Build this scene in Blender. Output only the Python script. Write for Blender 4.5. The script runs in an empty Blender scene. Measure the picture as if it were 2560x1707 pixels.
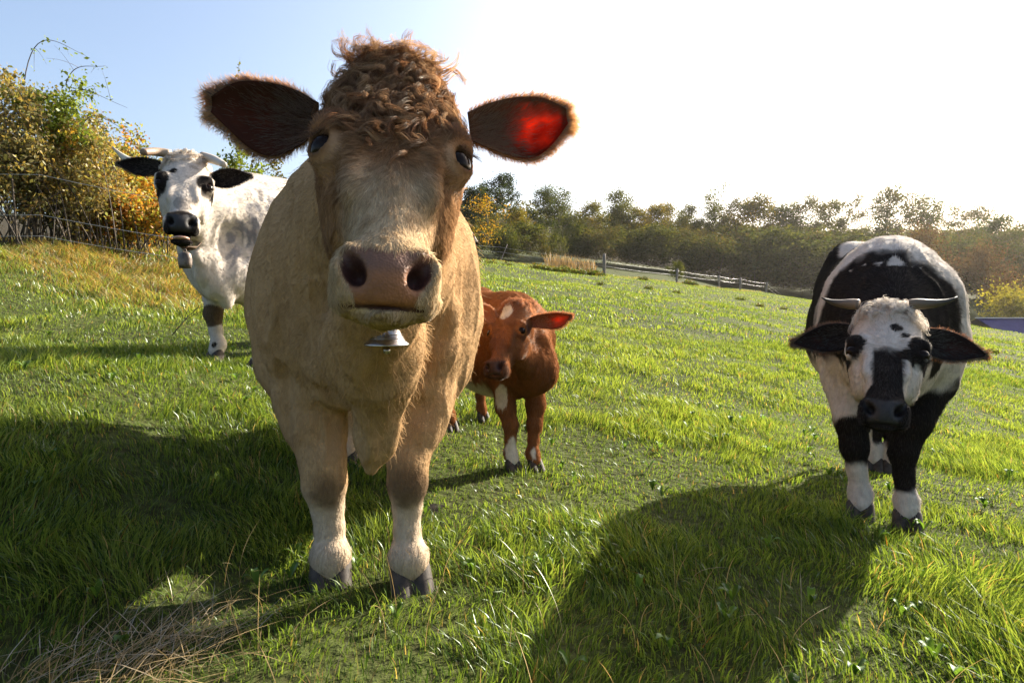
import bpy, math, os, time
import numpy as np
from concurrent.futures import ThreadPoolExecutor
from mathutils import Vector, Matrix, Euler

T0 = time.time()
scene = bpy.context.scene
COL = scene.collection
R = math.radians
SKIP = set()

# ---------------------------------------------------------------- camera, sky, sun, exposure
F_PX, U0, V0 = 1500.0, 1280.0, 853.5          # focal length and centre for a 2560 x 1707 frame
CAM_Z, PITCH = 0.77, R(3.0)
cam_data = bpy.data.cameras.new("camera")
cam_data.sensor_width = 36.0
cam_data.lens = 36.0 * F_PX / 2560.0
cam_data.clip_start, cam_data.clip_end = 0.05, 3000.0
cam = bpy.data.objects.new("camera", cam_data)
cam.location = (0, 0, CAM_Z)
cam.rotation_euler = (R(90) - PITCH, 0, 0)
COL.objects.link(cam)
scene.camera = cam

SUN_AZ, SUN_EL = R(50.0), R(30.0)              # azimuth to the right of the viewing direction
sun_vec = Vector((math.sin(SUN_AZ) * math.cos(SUN_EL), math.cos(SUN_AZ) * math.cos(SUN_EL), math.sin(SUN_EL)))
world = bpy.data.worlds.new("World")
scene.world = world
world.use_nodes = True
wn = world.node_tree
sky = wn.nodes.new("ShaderNodeTexSky")
sky.sky_type = 'NISHITA'
sky.sun_disc = False
sky.sun_elevation = SUN_EL
sky.sun_rotation = SUN_AZ
sky.air_density = 1.0
sky.dust_density = 4.0
sky.ozone_density = 1.2
bg = wn.nodes["Background"]
bg.inputs["Strength"].default_value = 0.09
wn.links.new(sky.outputs[0], bg.inputs["Color"])
sd = bpy.data.lights.new("sun", 'SUN')
sd.energy = 5.0
sd.angle = R(0.6)
sd.color = (1.0, 0.93, 0.80)
sun = bpy.data.objects.new("sun", sd)
sun.location = (30, 30, 30)
sun.rotation_euler = (-sun_vec).to_track_quat('-Z', 'Y').to_euler()
COL.objects.link(sun)
vs = scene.view_settings
vs.view_transform, vs.look = 'Standard', 'None'
vs.exposure, vs.gamma = 1.72, 1.0
cy = scene.cycles
cy.max_bounces, cy.diffuse_bounces, cy.glossy_bounces = 10, 3, 3
cy.transmission_bounces, cy.transparent_max_bounces = 8, 8
cy.use_denoising = True
cy.sample_clamp_indirect = 6.0
scene.cycles_curves.shape = 'RIBBONS'

# ---------------------------------------------------------------- helpers
_f = np.array([0, math.cos(PITCH), -math.sin(PITCH)])
_u = np.array([0, math.sin(PITCH), math.cos(PITCH)])
_r = np.array([1.0, 0, 0])


def at(u, v, d):
    """world point seen at a photo position at depth d metres along the view axis"""
    return np.array([0, 0, CAM_Z]) + d * (_f + _r * (u - U0) / F_PX + _u * (V0 - v) / F_PX)


def nrm(a):
    a = np.asarray(a, float)
    return a / np.maximum(np.linalg.norm(a, axis=-1, keepdims=True), 1e-9)


def sstep(a, b, x):
    t = np.clip((x - a) / (b - a), 0, 1)
    return t * t * (3 - 2 * t)


def _hash(i, j, k, seed):
    h = (i * 374761393 + j * 668265263 + k * 2147483647 + seed * 974711) & 0xffffffff
    h = ((h ^ (h >> 13)) * 1274126177) & 0xffffffff
    h = (h ^ (h >> 16)) & 0xffff
    return h / 65535.0


def vnoise(p, scale=1.0, seed=0):
    """value noise in 0..1 on (n,3) points"""
    q = np.asarray(p, float) * scale
    i = np.floor(q).astype(np.int64)
    f = q - i
    f = f * f * (3 - 2 * f)
    out = 0
    for dx in (0, 1):
        for dy in (0, 1):
            for dz in (0, 1):
                w = (f[:, 0] if dx else 1 - f[:, 0]) * (f[:, 1] if dy else 1 - f[:, 1]) * (f[:, 2] if dz else 1 - f[:, 2])
                out = out + w * _hash(i[:, 0] + dx, i[:, 1] + dy, i[:, 2] + dz, seed)
    return out


def fbm(p, scale=1.0, seed=0, octs=3):
    a, s, t = 0, 1.0, 0
    for o in range(octs):
        a = a + s * vnoise(p, scale * 2 ** o, seed + 17 * o)
        t += s
        s *= 0.5
    return a / t


def mesh_np(name, V, faces, mat=None, col=None, smooth=True):
    """faces: (n,3) or (n,4) int array, or list of such arrays"""
    if not isinstance(faces, (list, tuple)):
        faces = [faces]
    faces = [np.asarray(f, np.int32) for f in faces if len(f)]
    me = bpy.data.meshes.new(name)
    V = np.ascontiguousarray(V, np.float32)
    me.vertices.add(len(V))
    me.vertices.foreach_set("co", V.ravel())
    loops = np.concatenate([f.ravel() for f in faces])
    sizes = np.concatenate([np.full(len(f), f.shape[1], np.int32) for f in faces])
    starts = np.concatenate([[0], np.cumsum(sizes)[:-1]]).astype(np.int32)
    me.loops.add(len(loops))
    me.loops.foreach_set("vertex_index", loops)
    me.polygons.add(len(sizes))
    me.polygons.foreach_set("loop_start", starts)
    try:
        me.polygons.foreach_set("loop_total", sizes)
    except Exception:
        pass
    if smooth:
        me.polygons.foreach_set("use_smooth", np.ones(len(sizes), bool))
    if col is not None:
        a = me.attributes.new("Col", 'FLOAT_COLOR', 'POINT')
        c = np.ones((len(V), 4), np.float32)
        c[:, :col.shape[1]] = col
        a.data.foreach_set("color", c.ravel())
    me.update(calc_edges=True)
    if mat:
        me.materials.append(mat)
    return me


def link(name, data, parent=None, loc=None, rot=None, label=None, cat=None, group=None, kind=None, scale=None):
    o = bpy.data.objects.new(name, data)
    COL.objects.link(o)
    if parent is not None:
        o.parent = parent
    if loc is not None:
        o.location = loc
    if rot is not None:
        o.rotation_euler = rot
    if scale is not None:
        o.scale = scale
    for k, v in (("label", label), ("category", cat), ("group", group), ("kind", kind)):
        if v:
            o[k] = v
    return o


def tube(pts, rad, n=8, cap=True):
    """swept tube: verts, quads (caps closed by a pole vertex as degenerate-free triangles)"""
    pts = np.asarray(pts, float)
    rad = np.broadcast_to(np.asarray(rad, float), (len(pts),))
    tan = nrm(np.gradient(pts, axis=0))
    ref = np.array([0.0, 0, 1]) if abs(tan[0][2]) < 0.8 else np.array([1.0, 0, 0])
    V = []
    a = nrm(np.cross(tan[0], ref))
    ang = np.linspace(0, 2 * np.pi, n, endpoint=False)
    for i in range(len(pts)):
        a = nrm(a - tan[i] * np.dot(a, tan[i]))
        b = np.cross(tan[i], a)
        V.append(pts[i] + rad[i] * (np.cos(ang)[:, None] * a + np.sin(ang)[:, None] * b))
    V = np.concatenate(V)
    m = len(pts)
    i, j = np.meshgrid(np.arange(m - 1), np.arange(n), indexing='ij')
    i, j = i.ravel(), j.ravel()
    Q = np.stack([i * n + j, i * n + (j + 1) % n, (i + 1) * n + (j + 1) % n, (i + 1) * n + j], 1)
    Tn = np.zeros((0, 3), int)
    if cap:
        V = np.concatenate([V, pts[:1], pts[-1:]])
        k = np.arange(n)
        c0 = np.stack([np.full(n, m * n), (k + 1) % n, k], 1)
        c1 = np.stack([np.full(n, m * n + 1), (m - 1) * n + k, (m - 1) * n + (k + 1) % n], 1)
        Tn = np.concatenate([c0, c1])
    return V, Q, Tn


class Bag:
    """collects pieces of one part"""
    def __init__(self):
        self.V, self.Q, self.T, self.C, self.n = [], [], [], [], 0

    def add(self, V, Q=None, T=None, col=None):
        if Q is not None and len(Q):
            self.Q.append(np.asarray(Q) + self.n)
        if T is not None and len(T):
            self.T.append(np.asarray(T) + self.n)
        self.V.append(V)
        if col is not None:
            self.C.append(np.broadcast_to(np.asarray(col, float), (len(V), 3)))
        self.n += len(V)
        return self

    def tube(self, pts, rad, n=6, col=None):
        V, Q, T = tube(pts, rad, n)
        return self.add(V, Q, T, col)

    def mesh(self, name, mat, smooth=True):
        fs = ([np.concatenate(self.Q)] if self.Q else []) + ([np.concatenate(self.T)] if self.T else [])
        return mesh_np(name, np.concatenate(self.V), fs, mat, np.concatenate(self.C) if self.C else None, smooth)


def lathe(prof, n=28):
    """prof: (r,z) list"""
    prof = np.asarray(prof, float)
    a = np.linspace(0, 2 * np.pi, n, endpoint=False)
    V = np.stack([prof[:, None, 0] * np.cos(a), prof[:, None, 0] * np.sin(a), np.broadcast_to(prof[:, None, 1], (len(prof), n))], -1).reshape(-1, 3)
    i, j = np.meshgrid(np.arange(len(prof) - 1), np.arange(n), indexing='ij')
    i, j = i.ravel(), j.ravel()
    Q = np.stack([i * n + j, i * n + (j + 1) % n, (i + 1) * n + (j + 1) % n, (i + 1) * n + j], 1)
    return V, Q


def leaves(cent, size, rng, col, droop=0.0, ratio=0.55, updir=None):
    """diamond leaf faces at given centres -> verts, quads, colours"""
    n = len(cent)
    a = rng.normal(size=(n, 3))
    a[:, 2] -= droop
    a = nrm(a)
    b = nrm(np.cross(a, rng.normal(size=(n, 3))))
    s = np.broadcast_to(size, (n,))[:, None]
    V = np.stack([cent - a * s, cent + b * s * ratio, cent + a * s, cent - b * s * ratio], 1).reshape(-1, 3)
    Q = np.arange(4 * n).reshape(n, 4)
    return V, Q, np.repeat(col, 4, axis=0)


# ---------------------------------------------------------------- materials
def new_mat(name):
    m = bpy.data.materials.new(name)
    m.use_nodes = True
    nt = m.node_tree
    nt.nodes.clear()
    return m, nt, nt.nodes.new("ShaderNodeOutputMaterial")


def N(nt, kind, **kw):
    n = nt.nodes.new(kind)
    for k, v in kw.items():
        if k in n.inputs:
            n.inputs[k].default_value = v
        else:
            setattr(n, k, v)
    return n


def attr(nt, name="Col"):
    n = nt.nodes.new("ShaderNodeAttribute")
    n.attribute_name = name
    return n


def mat_leaf(name, trans=0.5, tint=(1.15, 1.1, 0.55), gloss=0.12, rough=0.45):
    """thin leaf: diffuse + translucent + a little gloss, colour from the piece itself"""
    m, nt, out = new_mat(name)
    c = attr(nt)
    d = N(nt, "ShaderNodeBsdfDiffuse")
    t = N(nt, "ShaderNodeBsdfTranslucent")
    mul = N(nt, "ShaderNodeMixRGB", blend_type='MULTIPLY')
    mul.inputs[0].default_value = 1.0
    mul.inputs[2].default_value = (*tint, 1)
    nt.links.new(c.outputs["Color"], d.inputs["Color"])
    nt.links.new(c.outputs["Color"], mul.inputs[1])
    nt.links.new(mul.outputs[0], t.inputs["Color"])
    mx = N(nt, "ShaderNodeMixShader")
    mx.inputs[0].default_value = trans
    nt.links.new(d.outputs[0], mx.inputs[1])
    nt.links.new(t.outputs[0], mx.inputs[2])
    g = N(nt, "ShaderNodeBsdfGlossy", Roughness=rough)
    g.inputs["Color"].default_value = (0.8, 0.85, 0.8, 1)
    fr = N(nt, "ShaderNodeLayerWeight", Blend=0.25)
    mm = N(nt, "ShaderNodeMath", operation='MULTIPLY')
    mm.inputs[1].default_value = gloss * 3
    nt.links.new(fr.outputs["Fresnel"], mm.inputs[0])
    mx2 = N(nt, "ShaderNodeMixShader")
    nt.links.new(mm.outputs[0], mx2.inputs[0])
    nt.links.new(mx.outputs[0], mx2.inputs[1])
    nt.links.new(g.outputs[0], mx2.inputs[2])
    nt.links.new(mx2.outputs[0], out.inputs[0])
    return m


def mat_bark(name, c1, c2, scale=20.0):
    m, nt, out = new_mat(name)
    p = N(nt, "ShaderNodeBsdfPrincipled", Roughness=0.9)
    tc = N(nt, "ShaderNodeTexCoord")
    mp = N(nt, "ShaderNodeMapping")
    mp.inputs["Scale"].default_value = (1, 1, 0.25)
    nz = N(nt, "ShaderNodeTexNoise", Scale=scale, Detail=6.0)
    r = N(nt, "ShaderNodeValToRGB")
    r.color_ramp.elements[0].color = (*c1, 1)
    r.color_ramp.elements[1].color = (*c2, 1)
    r.color_ramp.elements[0].position, r.color_ramp.elements[1].position = 0.35, 0.65
    b = N(nt, "ShaderNodeBump", Strength=0.6, Distance=0.02)
    L = nt.links.new
    L(tc.outputs["Object"], mp.inputs[0])
    L(mp.outputs[0], nz.inputs["Vector"])
    L(nz.outputs[0], r.inputs[0])
    L(r.outputs[0], p.inputs["Base Color"])
    L(nz.outputs[0], b.inputs["Height"])
    L(b.outputs[0], p.inputs["Normal"])
    L(p.outputs[0], out.inputs[0])
    return m


def mat_fur(name, trans=0.30, spec=0.10):
    """single hairs: soft body colour, light passing through, a dull sheen"""
    m, nt, out = new_mat(name)
    L = nt.links.new
    c = attr(nt)
    d = N(nt, "ShaderNodeBsdfDiffuse")
    t = N(nt, "ShaderNodeBsdfTranslucent")
    h = N(nt, "ShaderNodeBsdfHair", component='Reflection')
    h.inputs["RoughnessU"].default_value = 0.35
    h.inputs["RoughnessV"].default_value = 0.6
    h.inputs["Color"].default_value = (1.0, 0.92, 0.82, 1)
    L(c.outputs["Color"], d.inputs["Color"])
    L(c.outputs["Color"], t.inputs["Color"])
    na = attr(nt, "Nrm")
    vt = N(nt, "ShaderNodeVectorTransform", vector_type='NORMAL', convert_from='OBJECT', convert_to='WORLD')
    L(na.outputs["Vector"], vt.inputs[0])
    L(vt.outputs[0], d.inputs["Normal"])
    a = N(nt, "ShaderNodeMixShader")
    a.inputs[0].default_value = trans
    L(d.outputs[0], a.inputs[1])
    L(t.outputs[0], a.inputs[2])
    b = N(nt, "ShaderNodeMixShader")
    b.inputs[0].default_value = spec
    L(a.outputs[0], b.inputs[1])
    L(h.outputs[0], b.inputs[2])
    L(b.outputs[0], out.inputs[0])
    return m


def mat_skin(name):
    """hide under the coat; the alpha of the colour marks bare moist skin"""
    m, nt, out = new_mat(name)
    c = attr(nt)
    p = N(nt, "ShaderNodeBsdfPrincipled")
    L = nt.links.new
    tc = N(nt, "ShaderNodeTexCoord")
    nz = N(nt, "ShaderNodeTexNoise", Scale=60.0, Detail=5.0)
    L(tc.outputs["Object"], nz.inputs["Vector"])
    mr = N(nt, "ShaderNodeMapRange")
    mr.inputs[1].default_value, mr.inputs[2].default_value = 0, 1
    mr.inputs[3].default_value, mr.inputs[4].default_value = 0.9, 0.58
    L(c.outputs["Alpha"], mr.inputs[0])
    L(mr.outputs[0], p.inputs["Roughness"])
    sp = N(nt, "ShaderNodeMapRange")
    sp.inputs[3].default_value, sp.inputs[4].default_value = 0.04, 0.25
    L(c.outputs["Alpha"], sp.inputs[0])
    L(sp.outputs[0], p.inputs["Specular IOR Level"])
    hv = N(nt, "ShaderNodeMixRGB", blend_type='MULTIPLY')
    hv.inputs[0].default_value = 0.5
    rr = N(nt, "ShaderNodeValToRGB")
    rr.color_ramp.elements[0].color = (0.6, 0.6, 0.6, 1)
    rr.color_ramp.elements[0].position, rr.color_ramp.elements[1].position = 0.3, 0.65
    L(nz.outputs[0], rr.inputs[0])
    L(c.outputs["Color"], hv.inputs[1])
    L(rr.outputs[0], hv.inputs[2])
    L(hv.outputs[0], p.inputs["Base Color"])
    vo = N(nt, "ShaderNodeTexVoronoi", Scale=260.0)
    L(tc.outputs["Object"], vo.inputs["Vector"])
    b = N(nt, "ShaderNodeBump", Strength=0.35, Distance=0.002)
    L(vo.outputs["Distance"], b.inputs["Height"])
    L(b.outputs[0], p.inputs["Normal"])
    L(p.outputs[0], out.inputs[0])
    return m


def mat_plain(name, col, rough=0.5, metal=0.0, spec=0.5, noise=0.0, nscale=30.0, bump=0.0):
    m, nt, out = new_mat(name)
    p = N(nt, "ShaderNodeBsdfPrincipled", Roughness=rough, Metallic=metal)
    p.inputs["Base Color"].default_value = (*col, 1)
    p.inputs["Specular IOR Level"].default_value = spec
    L = nt.links.new
    if noise or bump:
        tc = N(nt, "ShaderNodeTexCoord")
        nz = N(nt, "ShaderNodeTexNoise", Scale=nscale, Detail=6.0)
        L(tc.outputs["Object"], nz.inputs["Vector"])
        if noise:
            r = N(nt, "ShaderNodeValToRGB")
            r.color_ramp.elements[0].color = (*[max(0, x * (1 - noise)) for x in col], 1)
            r.color_ramp.elements[1].color = (*[min(1, x * (1 + noise)) for x in col], 1)
            r.color_ramp.elements[0].position, r.color_ramp.elements[1].position = 0.35, 0.65
            L(nz.outputs[0], r.inputs[0])
            L(r.outputs[0], p.inputs["Base Color"])
        if bump:
            b = N(nt, "ShaderNodeBump", Strength=bump, Distance=0.003)
            L(nz.outputs[0], b.inputs["Height"])
            L(b.outputs[0], p.inputs["Normal"])
    L(p.outputs[0], out.inputs[0])
    return m


def mat_attr(name, rough=0.6, nscale=40.0, bump=0.3, spec=0.4):
    m, nt, out = new_mat(name)
    c = attr(nt)
    p = N(nt, "ShaderNodeBsdfPrincipled", Roughness=rough)
    p.inputs["Specular IOR Level"].default_value = spec
    L = nt.links.new
    tc = N(nt, "ShaderNodeTexCoord")
    nz = N(nt, "ShaderNodeTexNoise", Scale=nscale, Detail=6.0)
    L(tc.outputs["Object"], nz.inputs["Vector"])
    b = N(nt, "ShaderNodeBump", Strength=bump, Distance=0.003)
    L(nz.outputs[0], b.inputs["Height"])
    L(b.outputs[0], p.inputs["Normal"])
    L(c.outputs["Color"], p.inputs["Base Color"])
    L(p.outputs[0], out.inputs[0])
    return m


def mat_ear(name):
    """ear skin, thin enough for the low sun to glow through"""
    m, nt, out = new_mat(name)
    c = attr(nt)
    L = nt.links.new
    d = N(nt, "ShaderNodeBsdfDiffuse")
    t = N(nt, "ShaderNodeBsdfTranslucent")
    tc = N(nt, "ShaderNodeTexCoord")
    nz = N(nt, "ShaderNodeTexNoise", Scale=28.0, Detail=4.0)
    L(tc.outputs["Object"], nz.inputs["Vector"])
    mul = N(nt, "ShaderNodeMixRGB", blend_type='MULTIPLY')
    mul.inputs[0].default_value = 1
    r = N(nt, "ShaderNodeValToRGB")
    r.color_ramp.elements[0].color = (0.45, 0.045, 0.014, 1)
    r.color_ramp.elements[1].color = (0.85, 0.13, 0.045, 1)
    r.color_ramp.elements[0].position, r.color_ramp.elements[1].position = 0.35, 0.62
    L(nz.outputs[0], r.inputs[0])
    L(c.outputs["Color"], d.inputs["Color"])
    L(r.outputs[0], t.inputs["Color"])
    mx = N(nt, "ShaderNodeMixShader")
    L(c.outputs["Alpha"], mx.inputs[0])
    L(d.outputs[0], mx.inputs[1])
    L(t.outputs[0], mx.inputs[2])
    L(mx.outputs[0], out.inputs[0])
    return m


M_FUR = mat_fur("cattle_coat", 0.22, 0.03)
M_FRINGE = mat_fur("ear_hair", 0.60, 0.08)
M_SKIN = mat_skin("cattle_hide")
M_EAR = mat_ear("ear_skin")
M_EYE = mat_plain("dark_eye", (0.010, 0.005, 0.003), 0.16, 0, 0.12)
M_HORN = mat_attr("horn", 0.5, 60.0, 0.4)
M_HOOF = mat_plain("hoof", (0.045, 0.034, 0.026), 0.65, 0, 0.3, 0.4, 40.0, 0.4)
M_STEEL = mat_plain("worn_steel", (0.42, 0.38, 0.35), 0.28, 1.0, 0.5, 0.25, 25.0, 0.15)
M_IRON = mat_plain("weathered_iron", (0.16, 0.13, 0.11), 0.6, 0.7, 0.5, 0.4, 30.0, 0.4)
M_STRAP = mat_plain("leather_strap", (0.10, 0.06, 0.035), 0.7, 0, 0.3, 0.3, 40.0, 0.3)
M_TONGUE = mat_plain("tongue", (0.42, 0.24, 0.17), 0.4, 0, 0.5, 0.2, 60.0, 0.3)
M_GRASS = mat_leaf("grass_blade", 0.60, (1.15, 1.05, 0.45), 0.025, 0.45)
M_LEAF = mat_leaf("tree_leaf", 0.45, (1.25, 1.1, 0.45), 0.012, 0.5)
M_TREE = mat_leaf("wood_leaf", 0.45, (1.3, 1.1, 0.4), 0.008, 0.6)
M_WEED = mat_leaf("weed_leaf", 0.5, (1.1, 1.1, 0.5), 0.02, 0.5)
M_DRY = mat_leaf("dry_stalk", 0.35, (1.05, 0.95, 0.7), 0.06, 0.5)
M_BARK = mat_bark("bark", (0.035, 0.027, 0.02), (0.11, 0.085, 0.06), 12.0)
M_POST = mat_bark("weathered_post", (0.10, 0.085, 0.07), (0.26, 0.22, 0.18), 30.0)
M_WIRE = mat_plain("galvanised_wire", (0.45, 0.45, 0.44), 0.4, 0.9, 0.5)

# ---------------------------------------------------------------- the ground
def base_rise(y):
    """height gained going away from the camera"""
    a = 0.12 * 0.35 * np.logaddexp(0, (np.minimum(y, 12) - 2.3) / 0.35)
    return a + np.where(y > 12, 0.095 * (y - 12), 0)


FENCE = [(-6.0, 40.0), (-0.9, 46.0), (7.1, 46.5), (14.2, 52.0), (18.8, 55.0), (21.5, 57.0), (26.5, 63.0), (35.0, 72.0), (60.0, 96.0)]


def fence_y(x):
    return np.interp(x, [p[0] for p in FENCE], [p[1] for p in FENCE])


def ground_h(x, y):
    x, y = np.asarray(x, float), np.asarray(y, float)
    s = 0.02 + 0.11 * sstep(1.5, 5.0, y)
    s = s * (1 - 0.0 * x)
    lim = np.where(x > 0, np.minimum(x, 55), -3.6 * np.tanh(-np.minimum(x, 0) / 3.6))
    z = base_rise(np.clip(y, -5, 200)) - s * lim
    z = z + 0.28 * sstep(-0.75, -2.1, x) * sstep(4.4, 2.8, y)
    # little bank on the left, behind the white cow
    bank = sstep(-3.0, -6.5, x + 0.15 * (y - 6)) * sstep(3.0, 7.5, y)
    z = z + 0.45 * bank
    # the land beyond the fence dips and then rises towards the wood
    beyond = np.maximum(y - fence_y(x) - 1.5, 0)
    z = z - 1.3 * sstep(0, 14, beyond) + 0.055 * np.clip(y - 62, 0, 70) * sstep(120, 60, x)
    z = z - 2.6 * sstep(52, 59, y) * sstep(30, 37, x) * sstep(95, 78, y)
    z = z - 2.0 * sstep(24, 42, x) * sstep(22, 45, y) * sstep(130, 90, y)
    far = np.maximum(y - 122, 0)
    z = z + 0.13 * np.minimum(far, 160) - 0.05 * np.maximum(far - 160, 0)
    p = np.stack([x.ravel(), y.ravel(), np.zeros(x.size)], 1)
    bump = (fbm(p, 1.3, 5, 3) - 0.5).reshape(x.shape) * 0.07 * sstep(200, 40, y)
    bump = bump + (fbm(p, 0.25, 9, 2) - 0.5).reshape(x.shape) * 0.25 * sstep(4, 14, y)
    return z + bump


def axis(lo, hi, knots):
    """coordinates that get coarser away from the camera"""
    out = [0.0]
    while out[-1] < hi:
        out.append(out[-1] + np.interp(out[-1], [k[0] for k in knots], [k[1] for k in knots]))
    neg = [0.0]
    while neg[-1] > lo:
        neg.append(neg[-1] - np.interp(-neg[-1], [k[0] for k in knots], [k[1] for k in knots]))
    return np.array(neg[:0:-1] + out)


gx = axis(-900, 900, [(0, 0.10), (4, 0.12), (12, 0.5), (40, 2), (150, 8), (900, 60)])
gy = axis(-60, 1500, [(0, 0.10), (6, 0.12), (14, 0.4), (50, 1.2), (150, 6), (1500, 90)])
GX, GY = np.meshgrid(gx, gy, indexing='ij')
GZ = ground_h(GX, GY)
gV = np.stack([GX, GY, GZ], -1).reshape(-1, 3)
nx_, ny_ = len(gx), len(gy)
gi, gj = np.meshgrid(np.arange(nx_ - 1), np.arange(ny_ - 1), indexing='ij')
gi, gj = gi.ravel(), gj.ravel()
gQ = np.stack([gi * ny_ + gj, (gi + 1) * ny_ + gj, (gi + 1) * ny_ + gj + 1, gi * ny_ + gj + 1], 1)


def mat_ground():
    m, nt, out = new_mat("pasture_ground")
    L = nt.links.new
    p = N(nt, "ShaderNodeBsdfPrincipled", Roughness=1.0)
    p.inputs["Specular IOR Level"].default_value = 0.1
    geo = N(nt, "ShaderNodeNewGeometry")
    n1 = N(nt, "ShaderNodeTexNoise", Scale=1.2, Detail=8.0)
    n2 = N(nt, "ShaderNodeTexNoise", Scale=22.0, Detail=6.0)
    n3 = N(nt, "ShaderNodeTexNoise", Scale=0.05, Detail=3.0)
    for n in (n1, n2, n3):
        L(geo.outputs["Position"], n.inputs["Vector"])
    r1 = N(nt, "ShaderNodeValToRGB")
    r1.color_ramp.elements[0].color = (0.035, 0.033, 0.012, 1)
    r1.color_ramp.elements[1].color = (0.07, 0.085, 0.022, 1)
    r1.color_ramp.elements[0].position, r1.color_ramp.elements[1].position = 0.3, 0.6
    L(n2.outputs[0], r1.inputs[0])
    r2 = N(nt, "ShaderNodeValToRGB")
    r2.color_ramp.elements[0].color = (0.6, 0.62, 0.6, 1)
    r2.color_ramp.elements[1].color = (1.0, 1.0, 1.0, 1)
    r2.color_ramp.elements[0].position, r2.color_ramp.elements[1].position = 0.3, 0.65
    L(n1.outputs[0], r2.inputs[0])
    mx = N(nt, "ShaderNodeMixRGB", blend_type='MULTIPLY')
    mx.inputs[0].default_value = 1
    L(r1.outputs[0], mx.inputs[1])
    L(r2.outputs[0], mx.inputs[2])
    # bare earth and leaf litter under the wood, far away
    sep = N(nt, "ShaderNodeSeparateXYZ")
    L(geo.outputs["Position"], sep.inputs[0])
    mr = N(nt, "ShaderNodeMapRange")
    mr.inputs[1].default_value, mr.inputs[2].default_value = 108, 122
    L(sep.outputs["Y"], mr.inputs[0])
    mx2 = N(nt, "ShaderNodeMixRGB")
    mx2.inputs[2].default_value = (0.045, 0.036, 0.02, 1)
    L(mr.outputs[0], mx2.inputs[0])
    L(mx.outputs[0], mx2.inputs[1])
    L(mx2.outputs[0], p.inputs["Base Color"])
    b = N(nt, "ShaderNodeBump", Strength=0.8, Distance=0.05)
    L(n2.outputs[0], b.inputs["Height"])
    L(b.outputs[0], p.inputs["Normal"])
    L(p.outputs[0], out.inputs[0])
    return m


link("ground", mesh_np("ground", gV, gQ, mat_ground()), label="sloping green pasture running up to the wire fence and the wood", kind="structure")

# ---------------------------------------------------------------- solid modelling of animals: smooth unions of shapes, meshed as one surface
def smin(a, b, k):
    h = np.clip(0.5 + 0.5 * (b - a) / k, 0, 1)
    return b + (a - b) * h - k * h * (1 - h)


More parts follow.
